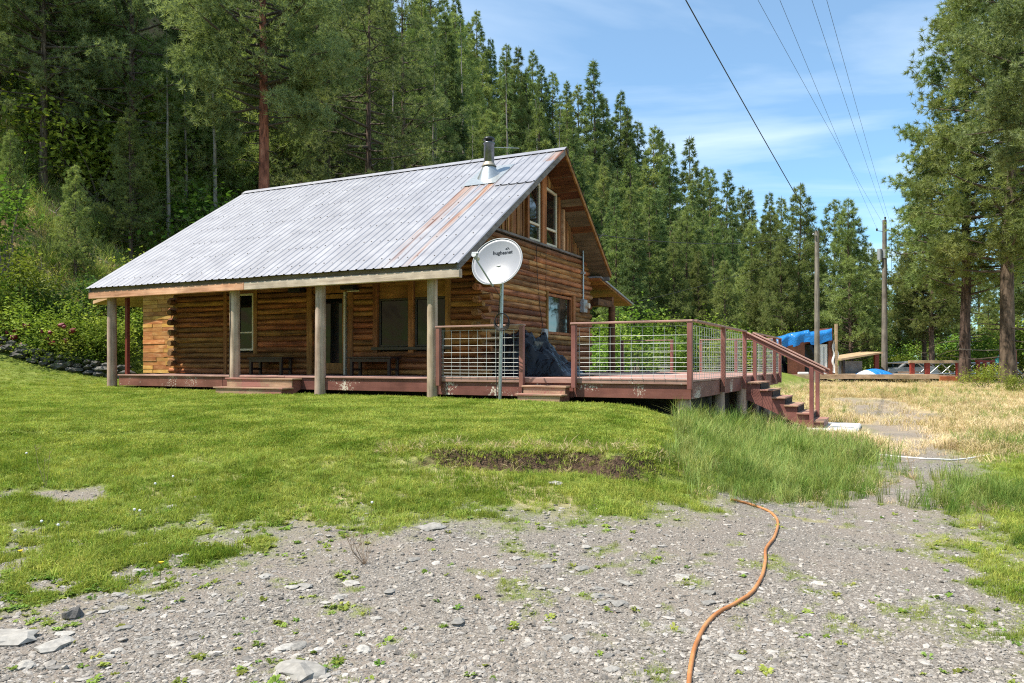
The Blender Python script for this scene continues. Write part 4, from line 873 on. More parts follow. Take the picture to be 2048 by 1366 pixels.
# ================================================================ steps
def gh(x, y):
    p = H(x, y); return gz(p[0], p[1])
s1 = hthing('porch_steps', 'worn two step wooden box stairs in front of the porch bench and window', 'steps', (-10.1, -0.4, gh(-10.1, -0.5)))
part(s1, 'tread', MB().box(-11.10, -8.98, -0.34, -0.005, -0.085, -0.05), M['step'], 0.005); part(s1, 'riser', MB().box(-11.06, -9.02, -0.315, -0.285, -0.255, -0.087), M['step'], 0.004)
part(s1, 'tread', MB().box(-11.12, -8.96, -0.68, -0.318, -0.29, -0.257), M['step'], 0.005); part(s1, 'riser', MB().box(-11.06, -9.02, -0.655, -0.62, gh(-10, -0.6)-0.05, -0.292), M['step'], 0.004)
for sx in (-11.02, -9.08):
    part(s1, 'stringer', MB().prism([(sx, -0.615, gh(-10, -.6)-0.03), (sx, -0.615, -0.295), (sx, -0.28, -0.292), (sx, -0.28, -0.09), (sx, -0.01, -0.09), (sx, -0.01, -0.30), (sx, -0.36, gh(-10, -.6)-0.03)], (0.05, 0, 0)), M['red'])
s2 = hthing('deck_steps', 'short wooden steps through the railing gap beside the satellite dish', 'steps', (-2.75, -0.4, gh(-2.75, -0.4)))
part(s2, 'tread', MB().box(-3.20, -2.27, -0.34, -0.07, -0.165, -0.13), M['step'], 0.005); part(s2, 'riser', MB().box(-3.17, -2.30, -0.315, -0.285, -0.30, -0.167), M['step'], 0.004)
part(s2, 'tread', MB().box(-3.22, -2.25, -0.60, -0.318, -0.315, -0.28), M['step'], 0.005); part(s2, 'riser', MB().box(-3.17, -2.30, -0.575, -0.545, gh(-2.7, -0.6)-0.05, -0.317), M['step'], 0.004)
for sx in (-3.15, -2.36): part(s2, 'stringer', MB().prism([(sx, -0.54, gh(-2.7, -.5)-0.05), (sx, -0.54, -0.318), (sx, -0.28, -0.318), (sx, -0.28, -0.168), (sx, -0.075, -0.168), (sx, -0.075, gh(-2.7, -.3)-0.05)], (0.05, 0, 0)), M['red'])
s3 = hthing('side_stairs', 'red wooden stairs with handrails going down from the deck to the drive', 'stairs', (1.0, 5.66, -1.2))
ya, yb = 4.98, 6.36
NT = 6; RUN = 0.275; RISE = 0.173
for k in range(NT):
    x0 = 0.12+k*RUN; zt = -(k+1)*RISE+0.03
    part(s3, 'tread', MB().box(x0, x0+RUN+0.035, ya-0.05, yb+0.05, zt-0.038, zt), M['step'], 0.006)
    for yy in (ya, yb-0.05): pass
for yy in (ya, yb-0.045):
    pts = [(0.02, yy, -0.36)]
    prof = [(0.02, -0.05)]
    pts = [(0.02, yy, -0.10)]
    for k in range(NT):
        x0 = 0.13+k*RUN; zt = -(k+1)*RISE-0.009
        pts += [(x0, yy, pts[-1][2]), (x0, yy, zt)]
    xe = 0.13+NT*RUN; pts += [(xe, yy, pts[-1][2]), (xe, yy, -1.21), (xe-0.25, yy, -1.21), (0.02, yy, -0.52)]
    part(s3, 'stringer', MB().prism(pts[::-1], (0, 0.045, 0)), M['red'])
for k in range(NT):
    x0 = 0.135+k*RUN; zt = -(k+1)*RISE-0.01
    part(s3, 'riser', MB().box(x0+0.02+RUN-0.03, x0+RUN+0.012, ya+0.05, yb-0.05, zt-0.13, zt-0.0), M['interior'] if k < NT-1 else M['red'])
for yy in (ya-0.05, yb+0.05):
    part(s3, 'newel_post', MB().box(1.50, 1.59, yy-0.045, yy+0.045, -1.20, 0.22), M['redpost'], 0.006)
    part(s3, 'hand_rail', MB().hexa([(0.05, yy-0.03, 0.93), (1.80, yy-0.03, 0.02), (1.80, yy+0.03, 0.02), (0.05, yy+0.03, 0.93)], [(0.05, yy-0.03, 1.045), (1.80, yy-0.03, 0.135), (1.80, yy+0.03, 0.135), (0.05, yy+0.03, 1.045)]), M['red'], 0.006)
    part(s3, 'rail_cap', MB().hexa([(0.03, yy-0.07, 1.05), (1.83, yy-0.07, 0.115), (1.83, yy+0.07, 0.115), (0.03, yy+0.07, 1.05)], [(0.03, yy-0.07, 1.088), (1.83, yy-0.07, 0.153), (1.83, yy+0.07, 0.153), (0.03, yy+0.07, 1.088)]), M['board'], 0.006)
mbp = MB().box(1.42, 2.50, 4.55, 6.9, -1.36, -1.165)
pad = hthing('concrete_pad', 'pale concrete slab at the foot of the red side stairs', 'slab', (1.9, 5.7, -1.36)); part(pad, 'slab', mbp, M['concrete'], 0.03)

# ================================================================ porch benches
for nm, x0, x1, lab in (('bench', -11.98, -10.78, 'dark brown wooden bench under the tall cream framed porch window'), ('bench', -8.66, -7.40, 'dark brown wooden bench under the pair of dark porch windows')):
    b_ = hthing(nm, lab, 'bench', ((x0+x1)/2, 1.45, 0.0), 'benches on the porch')
    part(b_, 'seat', MB().box(x0, x1, 1.22, 1.66, 0.41, 0.455), M['bench'], 0.006); part(b_, 'apron', MB().box(x0+0.03, x1-0.03, 1.25, 1.275, 0.33, 0.409), M['bench'])
    for lx in (x0+0.04, x1-0.11):
        for ly in (1.245, 1.575): part(b_, 'leg', MB().box(lx, lx+0.07, ly, ly+0.07, 0.0, 0.409), M['bench'], 0.004)
        part(b_, 'stretcher', MB().box(lx+0.02, lx+0.05, 1.316, 1.574, 0.12, 0.17), M['bench'])

# ================================================================ satellite dish
px_, py_ = -3.66, -0.36; gp = gh(px_, py_)
dish = hthing('satellite_dish', 'large white satellite dish on a galvanised pole beside the deck railing', 'satellite dish', (px_, py_, gp))
part(dish, 'pole', MB().tube([(px_, py_, gp-0.1), (px_+0.02, py_+0.01, 0.6), (px_+0.045, py_, 1.95)], 0.037, 14), M['galv'])
dn = Vector((-0.42*UX-0.82*0, 0, 0))
# dish axis: world direction towards the lens, a little left and up -> cabin frame
wd = Vector((-0.34, -0.86, 0.36)).normalized()
ax = Vector((wd.x*UX+wd.y*UY, wd.x*VX+wd.y*VY, wd.z)).normalized()
dc = Vector((px_+0.04, py_-0.16, 2.24)); e1 = Vector((0, 0, 1)).cross(ax).normalized(); e2 = ax.cross(e1)
M['dish'] = plain('dish_enamel', (0.27, 0.275, 0.30), 0.35, var=0.05, scale=3)
n, rings, R_ = 48, 8, 0.515; vs = []
for i in range(rings+1):
    rr = R_*i/rings
    for k in range(n):
        t = 2*math.pi*k/n; u, v = rr*math.cos(t), rr*math.sin(t)*0.99
        v = max(v, -0.475); q = dc+e1*u+e2*v+ax*(0.10*((u*u+v*v)/R_**2)-0.06); vs.append(tuple(q))
nv = len(vs); back = [tuple(Vector(p)-ax*0.012) for p in vs]
fs = [(i*n+k, i*n+(k+1) % n, (i+1)*n+(k+1) % n, (i+1)*n+k) for i in range(rings) for k in range(n)]
fb = [tuple(j+nv for j in f[::-1]) for f in fs]; fe = [(rings*n+k, rings*n+(k+1) % n, nv+rings*n+(k+1) % n, nv+rings*n+k) for k in range(n)]
refl = part(dish, 'reflector', MB().add(vs+back, fs+fb+fe, True), M['dish'])
part(dish, 'rim_edge', MB().tube([vs[rings*n+k] for k in range(n)]+[vs[rings*n]], 0.009, 6, False), M['utility'])
lnb = dc+ax*0.62-e2*(-0.02)+e1*(-0.30); lnb = dc+ax*0.60+e1*(-0.20)+e2*(-0.17)
foot = dc-e2*0.50+ax*0.05
part(dish, 'feed_arm', MB().tube([tuple(foot-e2*0.03), tuple(lnb-e2*0.03)], [0.017, 0.015], 8), M['utility'])
lb = part(dish, 'receiver', MB().tube([tuple(lnb+ax*0.06), tuple(lnb-ax*0.06+e2*0.01)], [0.05, 0.035], 12), M['utility']); part(lb, 'feed_horn', MB().tube([tuple(lnb-ax*0.06), tuple(lnb-ax*0.13+e2*0.01)], [0.03, 0.045], 12), M['vinyl'])
part(lb, 'transmitter_box', MB().tube([tuple(lnb+ax*0.03+e1*-0.05+e2*0.03), tuple(lnb+ax*0.03+e1*0.07+e2*0.03)], [0.035, 0.035], 4), M['utility'])
part(dish, 'mount_bracket', MB().tube([(px_+0.045, py_, 1.93), tuple(dc-ax*0.20-e2*0.1), tuple(dc-ax*0.085)], [0.05, 0.06, 0.07], 10), M['galv'])
part(dish, 'cable', MB().tube([tuple(foot), (px_+0.03, py_-0.05, 1.6), (px_-0.045, py_-0.03, 1.0), (px_-0.05, py_-0.03, 0.3), (px_-0.05, py_-0.04, gp)], 0.007, 5), M['cable'])
fc = bpy.data.curves.new('dish_lettering', 'FONT'); fc.body = 'hughesnet'; fc.size = 0.102; fc.align_x = 'CENTER'; fc.extrude = 0.0006; fc.offset = 0.0022
fo = bpy.data.objects.new('dish_lettering', fc); COL.objects.link(fo); bpy.context.view_layer.update()
tm = bpy.data.meshes.new_from_object(fo.evaluated_get(bpy.context.evaluated_depsgraph_get())); bpy.data.objects.remove(fo)
lx0, ly0 = 0.06, 0.20
def on_dish(u, v, h=0.003):
    q = dc+e1*u+e2*v+ax*(0.10*((u*u+v*v)/R_**2)-0.06+h); o_ = OFF[dish.name]; return Vector((q.x-o_[0], q.y-o_[1], q.z-o_[2]))
for v in tm.vertices: v.co = on_dish(lx0+v.co.x, ly0+v.co.y, 0.004+v.co.z)
to = bpy.data.objects.new('lettering', tm); tm.materials.clear(); tm.materials.append(M['black']); link(to, dish); to['label'] = 'black hughesnet lettering on the dish'
em = MB()
for (ux, uy, wx, wy, rot) in ((0.125, 0.305, 0.022, 0.008, 0.5), (0.168, 0.318, 0.022, 0.008, -0.4), (0.145, 0.292, 0.016, 0.007, 0.6), (0.185, 0.296, 0.016, 0.007, -0.5)):
    o_ = OFF[dish.name]
    ring = [on_dish(ux+wx*math.cos(t)*math.cos(rot)-wy*math.sin(t)*math.sin(rot), uy+wx*math.cos(t)*math.sin(rot)+wy*math.sin(t)*math.cos(rot), 0.005)+Vector(o_) for t in np.linspace(0, 6.283, 12, endpoint=False)]
    em.add([tuple(q) for q in ring], [tuple(range(12))])
part(dish, 'emblem', em, M['black'])
# coil of cable hung on the pole
cl = MB()
for k in range(4):
    rr = 0.145+0.008*k; cc = (px_+0.07+0.006*k, py_-0.055-0.012*k, 1.12-0.01*k)
    cl.tube([(cc[0]+rr*math.cos(t), cc[1]+0.02*math.sin(2*t+k), cc[2]+rr*math.sin(t)) for t in np.linspace(0, 6.283, 25)], 0.0075, 6, False)
co = hthing('cable_coil', 'loop of black cable hanging on the dish pole', 'cable', (px_, py_, 0.95)); part(co, 'coil', cl, M['cable'])

# ================================================================ black tarpaulin over the grill on the deck
tp = hthing('covered_grill', 'grill hidden under a crumpled black plastic tarpaulin on the deck', 'covered grill', (-4.1, 2.6, 0.0))
def tarp_mat(name, col):
    m, n_, l_, b_ = _mat(name); b_.inputs['Base Color'].default_value = tuple(col)+(1,); b_.inputs['Roughness'].default_value = 0.2; b_.inputs['Specular IOR Level'].default_value = 0.28
    t = n_.new('ShaderNodeTexCoord'); z = n_.new('ShaderNodeTexNoise'); z.inputs['Scale'].default_value = 5; z.inputs['Detail'].default_value = 5; z.inputs['Distortion'].default_value = 1.2
    bp = n_.new('ShaderNodeBump'); bp.inputs['Strength'].default_value = 0.8; bp.inputs['Distance'].default_value = 0.06; l_.new(t.outputs['Object'], z.inputs['Vector']); l_.new(z.outputs['Fac'], bp.inputs['Height']); l_.new(bp.outputs[0], b_.inputs['Normal']); return m
M['tarp'] = tarp_mat('black_plastic', (0.007, 0.008, 0.011))
def drape(x0, x1, y0, y1, hf, nxx=70, nyy=54, seed=0):
    gx_, gy_ = np.meshgrid(np.linspace(x0, x1, nxx), np.linspace(y0, y1, nyy)); z = hf(gx_, gy_)
    cr_ = (np.abs(fbm(gx_*2.6, gy_*2.6, seed, 4)-0.5)*0.8+0.04*np.sin(gx_*9+gy_*6+4*fbm(gx_, gy_, seed+5)))
    z = np.maximum(0.012, z*(1-0.0)+cr_*np.clip(z*1.6, 0.12, 1)-0.11)
    vs = [(float(a), float(b), float(c)) for a, b, c in zip((gx_+0.05*(fbm(gx_*4, gy_*4, seed+9)-0.5)).ravel(), gy_.ravel(), z.ravel())]
    fs = [(j*nxx+i, j*nxx+i+1, (j+1)*nxx+i+1, (j+1)*nxx+i) for j in range(nyy-1) for i in range(nxx-1)]
    return MB().add(vs, fs, True)
def hf(x, y):
    b = 0.98*sstep((x+5.15)/0.25)*sstep((-3.95-x)/0.35+0.15)*sstep((y-1.95)/0.3)*sstep((3.4-y)/0.3)
    s = np.clip(0.86*(1-(x+4.35)/1.35), 0, 0.9)*(x > -4.6)*sstep((y-1.75)/0.35)*sstep((3.5-y)/0.4)
    return np.maximum(b, s)
part(tp, 'tarpaulin', drape(-5.2, -2.95, 1.7, 3.55, hf, seed=80), M['tarp'])
part(tp, 'grill_body', MB().box(-4.95, -4.15, 2.3, 2.95, 0.08, 0.80), M['black'])

# ================================================================ far sheds, platform, footbridge, car
DF = 50.0
def fx(px, Y=DF): return (px-CX)/F_PX*Y
def fz(py, Y=DF): return CZ-(py-HY)/F_PX*Y
M['tan_board'] = wood('tan_plank', [(0.3, (0.34, 0.22, 0.13)), (0.7, (0.55, 0.39, 0.26))], (1, 8, 8), 0.8, 0.3, 0.15)
M['rust_board'] = plain('rust_brown_panel', (0.19, 0.062, 0.032), 0.7, var=0.25, scale=3)
M['bluetarp'] = tarp_mat('blue_tarpaulin', (0.025, 0.20, 0.56))
M['white'] = plain('white_paint', (0.72, 0.72, 0.72), 0.5, var=0.06)
M['rail_red'] = plain('bright_red_paint', (0.27, 0.035, 0.022), 0.6, var=0.25)
M['orange_beam'] = plain('orange_stained_beam', (0.40, 0.115, 0.035), 0.7, var=0.2, scale=3)
M['darkroof'] = plain('dark_shed_roof', (0.10, 0.075, 0.06), 0.9, var=0.3)
zp = fz(749); zg = gz(17, 50)
plat = thing('timber_platform', 'long low timber platform carrying the tarp shelter', 'platform', (fx(1710), DF+1, zg)); pl0 = (fx(1710), DF+1, zg)
for k in range(16):
    part(plat, 'plank', MB().box(fx(1545), fx(1873), DF-0.3+k*0.26, DF-0.06+k*0.26, zp-0.05, zp), M['tan_board'], off=pl0)
part(plat, 'rim_beam', MB().box(fx(1545), fx(1873), DF-0.36, DF-0.31, zp-0.28, zp-0.01), M['tan_board'], off=pl0)
for k in range(9): part(plat, 'support', MB().box(fx(1560)+k*1.2, fx(1560)+k*1.2+0.3, DF-0.15, DF+0.1, zg-0.2, zp-0.06), M['interior'], off=pl0)
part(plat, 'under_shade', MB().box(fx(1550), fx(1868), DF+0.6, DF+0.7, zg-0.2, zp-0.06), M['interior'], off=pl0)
# tarp shelter
sh0 = (fx(1617), DF+1.5, zp); shel = thing('tarp_shelter', 'patched shelter with a blue tarpaulin roof and a white door', 'shelter', sh0)
x0, x1 = fx(1563), fx(1668); y0, y1 = DF+0.6, DF+3.0
part(shel, 'side_panel', MB().box(fx(1664), fx(1672.5), y0-0.05, y1, zp, fz(655)), M['rust_board'], off=sh0)
part(shel, 'wall_panel', MB().hexa([(fx(1579), y0-0.3, zp), (fx(1615), y0-0.12, zp), (fx(1615), y0-0.08, zp), (fx(1579), y0-0.26, zp)], [(fx(1579), y0-0.3, fz(692)), (fx(1615), y0-0.12, fz(683)), (fx(1615), y0-0.08, fz(683)), (fx(1579), y0-0.26, fz(692))]), M['rust_board'], off=sh0)
dr = part(shel, 'door', MB().box(fx(1638), fx(1662), y0-0.02, y0+0.04, zp+0.02, fz(688)), M['white'], 0.01, off=sh0)
part(dr, 'door_mould', MB().box(fx(1646), fx(1648), y0-0.035, y0-0.021, zp+0.2, fz(694)), plain('door_groove', (0.4, 0.4, 0.4), 0.6), off=sh0); part(dr, 'door_mould', MB().box(fx(1654), fx(1656), y0-0.035, y0-0.021, zp+0.2, fz(694)), M['utility'], off=sh0)
def sheet_grid(nx, ny, f):
    vs = [f(i/(nx-1), j/(ny-1)) for j in range(ny) for i in range(nx)]
    return MB().add(vs, [(j*nx+i, j*nx+i+1, (j+1)*nx+i+1, (j+1)*nx+i) for j in range(ny-1) for i in range(nx-1)], True)
def tarp_pt(u, v):
    x = x0-0.15+(x1-x0+0.2)*u; top = fz(683)+(fz(661)-fz(683))*min(1, u*1.5)**0.6 if u < 0.6 else fz(668)+(fz(660)-fz(668))*((u-0.6)/0.4)
    wr = 0.05*math.sin(u*31+v*4)+0.05*math.sin(u*17-v*7)
    if v < 0.35: return (x, y0-0.22-0.05*math.sin(u*23)+wr*0.6, top-0.72+0.72*(v/0.35)+0.07*math.sin(u*15)*(1-v/0.35))
    return (x, y0-0.15+(y1-y0)*(v-0.35)/0.65, top+0.1*math.sin(v*3)+wr*0.4)
part(shel, 'blue_tarpaulin', sheet_grid(44, 18, tarp_pt), M['bluetarp'], off=sh0)
part(shel, 'black_sheet', sheet_grid(24, 14, lambda u, v: (fx(1556)+(fx(1640)-fx(1556))*u, y0+0.04+0.10*math.sin(u*21+v*6), zp+0.02+(fz(690)-zp)*v*(1 if u > .2 else 0.65+u*1.7))), M['tarp'], off=sh0)
part(shel, 'back_wall', MB().box(x0, x1, y1-0.05, y1, zp, fz(675)), M['rust_board'], off=sh0)
part(shel, 'white_sheet', sheet_grid(8, 14, lambda u, v: (fx(1671)+0.35*u+0.06*math.sin(v*14), y0-0.1+0.1*math.sin(u*9+v*5), zp+0.1+2.2*v)), M['white'], off=sh0)
part(shel, 'corner_post', MB().box(fx(1676), fx(1680.5), y0-0.2, y0-0.05, zp, fz(647)), M['tan_board'], off=sh0); part(shel, 'corner_post', MB().box(fx(1551), fx(1554.5), y0-0.2, y0-0.08, zp, fz(682)), M['tan_board'], off=sh0)
solo('foam_block', MB().box(fx(1596), fx(1616), DF-0.15, DF+0.1, zp, fz(744)), M['white'], 'white block lying before the brown shelter panel', 'block', (fx(1606), DF, zp), bev=0.03)
# crumpled tarp heap
def heap(u, v):
    x = fx(1728)+(fx(1792)-fx(1728))*u; r_ = math.sin(math.pi*u)*math.sin(math.pi*v); return (x, DF+0.1+1.4*v, zp+0.01+r_*0.28+0.10*abs(math.sin(u*23+v*9))*min(1, r_*4))
hp = solo('crumpled_tarp', sheet_grid(36, 14, heap), M['bluetarp'], 'crumpled blue tarpaulin heap lying on the timber platform', 'tarpaulin', (fx(1760), DF+0.8, zp))
def heap2(u, v):
    x = fx(1722)+(fx(1752)-fx(1722))*u; r_ = math.sin(math.pi*u)*math.sin(math.pi*v); return (x, DF-0.1+0.9*v, zp+0.012+r_*0.22+0.07*abs(math.sin(u*13+v*9))*min(1, r_*4))
solo('white_cloth', sheet_grid(20, 10, heap2), M['white'], 'white cloth lying beside the blue heap on the platform', 'cloth', (fx(1737), DF+0.4, zp))
# open wood shed behind
wsY = 54.0; w0 = (fx(1720, wsY), wsY+1, gz(24, wsY)); ws = thing('open_shed', 'low open shed with a sloping dark roof behind the platform', 'shed', w0); zb_ = w0[2]-0.1
part(ws, 'roof', MB().hexa([(fx(1678, wsY), wsY-0.4, fz(721, wsY)), (fx(1760, wsY), wsY-0.4, fz(707, wsY)), (fx(1760, wsY), wsY+3, fz(705, wsY)), (fx(1678, wsY), wsY+3, fz(719, wsY))], [(fx(1678, wsY), wsY-0.4, fz(717, wsY)), (fx(1760, wsY), wsY-0.4, fz(704, wsY)), (fx(1760, wsY), wsY+3, fz(702, wsY)), (fx(1678, wsY), wsY+3, fz(715, wsY))]), M['tan_board'], off=w0)
part(ws, 'back_wall', MB().box(fx(1684, wsY), fx(1731, wsY), wsY+0.5, wsY+0.6, zb_, fz(722, wsY)), plain('grey_sheeting', (0.22, 0.22, 0.22), 0.6, var=0.4, scale=2), off=w0)
part(ws, 'corner_post', MB().box(fx(1749, wsY), fx(1757, wsY), wsY-0.1, wsY+0.15, zb_, fz(708, wsY)), M['dark_red'], off=w0); part(ws, 'corner_post', MB().box(fx(1684, wsY), fx(1689, wsY), wsY-0.1, wsY+0.1, zb_, fz(720, wsY)), M['bench'], off=w0)
part(ws, 'shelf', MB().box(fx(1688, wsY), fx(1749, wsY), wsY+0.1, wsY+0.5, zb_+0.5, zb_+0.56), M['bench'], off=w0)
# footbridge
bY = 53.0; b0 = (fx(1900, bY), bY, gz(30, bY)); br = thing('footbridge', 'footbridge with red posts, tan rails and grey steel trusses', 'bridge', b0); zd = fz(751, bY)
part(br, 'side_beam', MB().box(fx(1868, bY), fx(1968, bY), bY-0.75, bY-0.6, fz(763, bY), fz(752.5, bY)), M['orange_beam'], 0.01, off=b0)
part(br, 'walkway', MB().box(fx(1800, bY), fx(2010, bY), bY-0.58, bY+1.4, zd-0.1, zd), M['tan_board'], off=b0)
for px, w in ((1818, 8), (1848, 9), (1908, 5.5), (1949, 5), (1962, 5), (1977, 5)): part(br, 'red_post', MB().box(fx(px-w/2, bY), fx(px+w/2, bY), bY-0.5, bY-0.3, zd, fz(724, bY)), M['rail_red'], 0.01, off=b0)
part(br, 'top_rail', MB().box(fx(1812, bY), fx(1922, bY), bY-0.56, bY-0.26, fz(726, bY), fz(721, bY)), M['tan_board'], 0.01, off=b0); part(br, 'top_rail', MB().box(fx(1945, bY), fx(1980, bY), bY-0.56, bY-0.26, fz(725, bY), fz(720, bY)), M['rail_red'], 0.01, off=b0)
part(br, 'mid_rail', MB().box(fx(1790, bY), fx(1850, bY), bY-0.45, bY-0.4, fz(745, bY), fz(743, bY)), M['tan_board'], off=b0)
for side, yy in (('a', bY+1.2), ('b', bY+2.6)):
    part(br, 'truss_chord', MB().tube([(fx(1850), yy, fz(726, bY)), (fx(2060, bY), yy, fz(726, bY))], 0.05, 6), M['galv'], off=b0); part(br, 'truss_chord', MB().tube([(fx(1850), yy, fz(748, bY)), (fx(2060, bY), yy, fz(748, bY))], 0.05, 6), M['galv'], off=b0)
    for k in range(9):
        xa = fx(1855, bY)+k*0.82; part(br, 'truss_brace', MB().tube([(xa, yy, fz(748 if k % 2 else 727, bY)), (xa+0.82, yy, fz(727 if k % 2 else 748, bY))], 0.035, 6), M['galv'], off=b0)
part(br, 'pier', MB().box(fx(1880, bY), fx(1884, bY), bY-0.5, bY+1.2, b0[2]-0.3, zd-0.1), M['bench'], off=b0); part(br, 'pier', MB().box(fx(1990, bY), fx(1996, bY), bY-0.5, bY+1.2, b0[2]-0.3, zd-0.1), M['bench'], off=b0)
solo('iron_pipe_post', MB().tube([(fx(2030, 47), 47, gz(31, 47)-0.2), (fx(2028, 47), 47, fz(700, 47))], [0.17, 0.15], 10), M['rust_board'], 'rusty round post beside the tallest pine', 'post', (fx(2030, 47), 47, gz(31, 47)))
solo('tree_rope', MB().tube([(fx(1925, 49), 49.4, fz(698, 49)), (fx(1960, 49), 48.6, fz(701, 49)), (fx(2000, 48), 47, fz(700, 48)), (fx(2060, 46), 45.6, fz(699, 46))], 0.03, 6), M['deadwood'], 'pale rail strung between the pines by the footbridge', 'rail', (fx(1925, 49), 49, fz(700, 49)))
solo('teal_cover', sheet_grid(10, 8, lambda u, v: (fx(1992, 56)+1.0*u, 56+0.6*v, fz(727, 56)+0.75*math.sin(math.pi*u*0.8)*math.sin(math.pi*v)+0.05*math.sin(u*20))), plain('teal_plastic', (0.03, 0.30, 0.24), 0.5), 'teal plastic cover beyond the footbridge trusses', 'cover', (fx(1992, 56), 56, fz(727, 56)))
# parked car, half hidden behind the platform
cY = 57.0; c0 = (fx(1812, cY), cY, gz(29.5, cY)); car = thing('parked_car', 'silver grey car parked behind the red bridge posts', 'car', c0); cz = c0[2]
prof = [(-2.1, 0.35), (-2.15, 0.7), (-1.95, 0.88), (-1.2, 0.98), (-0.55, 1.42), (0.55, 1.47), (1.35, 1.08), (2.0, 1.0), (2.12, 0.7), (2.08, 0.35)]
M['carpaint'] = plain('silver_paint', (0.36, 0.37, 0.38), 0.3, 0.5, var=0.05)
part(car, 'body', MB().prism([(x, -0.82, z) for x, z in prof], (0, 1.64, 0)), M['carpaint'], 0.06)
part(car, 'windscreen', MB().hexa([(-1.15, -0.70, 1.005), (-0.60, -0.66, 1.40), (-0.60, 0.66, 1.40), (-1.15, 0.70, 1.005)], [(-1.18, -0.70, 1.02), (-0.63, -0.66, 1.415), (-0.63, 0.66, 1.415), (-1.18, 0.70, 1.02)]), M['glass'])
part(car, 'side_window', MB().prism([(-0.85, -0.825, 1.02), (-0.45, -0.825, 1.36), (0.0, -0.825, 1.38), (0.0, -0.825, 1.02)], (0, -0.012, 0)), M['glass']); part(car, 'side_window', MB().prism([(0.06, -0.825, 1.02), (0.06, -0.825, 1.38), (0.5, -0.825, 1.38), (1.05, -0.825, 1.06)], (0, -0.012, 0)), M['glass'])
for wx in (-1.35, 1.3):
    for wy in (-0.84, 0.66):
        w_ = part(car, 'wheel', MB().tube([(wx, wy, 0.33), (wx, wy+0.18, 0.33)], 0.33, 18), M['black']); part(w_, 'rim', MB().tube([(wx, wy-0.012, 0.33), (wx, wy+0.19, 0.33)], 0.19, 14), M['galv'])
for hy in (-0.6, 0.6): part(car, 'headlight', MB().box(-2.17, -2.08, hy-0.18, hy+0.18, 0.68, 0.8), M['white'], 0.02)
car.rotation_euler = (0, 0, 0.15)

# ================================================================ power poles and lines
M['pole'] = wood('pole_wood', [(0.3, (0.12, 0.10, 0.085)), (0.7, (0.27, 0.235, 0.2))], (12, 12, 0.8), 0.9, 0.4, 0.1)
pA = (fx(1634, 47), 47.0); zA = gz(*pA); topA = fz(462, 47)
poleA = thing('service_pole', 'plain grey wooden pole in front of the blue tarp shelter', 'pole', (pA[0], pA[1], zA))
part(poleA, 'shaft', MB().tube([(0, 0, -0.3), (0, 0, topA-zA)], [0.17, 0.13], 12), M['pole']); part(poleA, 'insulator', MB().tube([(-0.12, -0.1, topA-zA-0.3), (-0.3, -0.15, topA-zA-0.2)], [0.05, 0.06], 8), M['utility'])
pB = (fx(1769, 55), 55.0); zB = gz(*pB); topB = fz(440, 55)
poleB = thing('power_pole', 'tall wooden power pole with insulators and a grey band', 'pole', (pB[0], pB[1], zB)); hB = topB-zB
part(poleB, 'shaft', MB().tube([(0, 0, -0.3), (0, 0, hB)], [0.22, 0.14], 12), M['pole']); part(poleB, 'band', MB().tube([(0, 0, hB-2.75), (0, 0, hB-2.15)], 0.21, 12), M['utility'])
part(poleB, 'transformer', MB().tube([(-0.38, -0.05, hB-2.9), (-0.38, -0.05, hB-2.1)], 0.16, 12), M['utility'])
ins = []
for sx, sz in ((-0.55, -0.72), (0.52, -0.68), (0.48, -1.35), (0.05, 0.12)):
    a_ = part(poleB, 'insulator', MB().tube([(sx, 0, hB+sz-0.08), (sx, 0, hB+sz+0.10)], [0.05, 0.07], 8), M['bench'])
    if sz < 0: part(poleB, 'bracket', MB().tube([(0, 0, hB+sz-0.12), (sx, 0, hB+sz-0.05)], 0.025, 6), M['galv'])
    ins.append((pB[0]+sx, pB[1], topB+sz+0.1))
def cable(name, p, q, sag, r, label, cat='cable', group=None, n=28):
    p, q = Vector(p), Vector(q); pts = []
    for i in range(n+1):
        t = i/n; v = p.lerp(q, t); v.z -= sag*4*t*(1-t); pts.append(tuple(v))
    solo(name, MB().tube(pts, r, 5), M['cable'], label, cat, tuple(p), group)
def beyond(p, px, py, Y, k):
    """point on the line from p through the pixel at depth Y, carried on past it by factor k"""
    q = Vector(pix(px, py, Y)); return tuple(Vector(p)+(q-Vector(p))*k)
cA = (pA[0]-0.2, pA[1]-0.1, topA-0.1+0.6)
cA = (pA[0], pA[1], topA-0.02)
cable('service_cable', cA, beyond(cA, 1372, -4, 26.0, 1.3), 0.12, 0.022, 'thick black overhead cable running down to the plain pole')
for i, (px, (ix, iy, iz)) in enumerate(zip((1523, 1565, 1657, 1628), (ins[2], ins[0], ins[1], ins[3]))):
    cable('power_line', (ix, iy, iz), beyond((ix, iy, iz), px, -4, 20.0, 1.5), 0.25, 0.0055, 'thin power line strung to the tall power pole', 'power line', 'power lines to the tall pole')
cable('house_cable', H(-5.0, 8.75, 4.28), cA, 0.5, 0.012, 'thin cable from the cabin gable to the plain pole')
cable('guy_line', H(-4.9, 11.85, 2.38), (pA[0]-0.05, pA[1], topA-0.9), 0.25, 0.008, 'thin line from the back lean-to roof to the plain pole')
for i, (ix, iy, iz) in enumerate((ins[1], ins[2])): cable('power_line', (ix, iy, iz), (ix+14, iy+28, iz-0.6), 0.4, 0.011, 'thin power line running on past the tall power pole', 'power line', 'power lines beyond the tall pole')

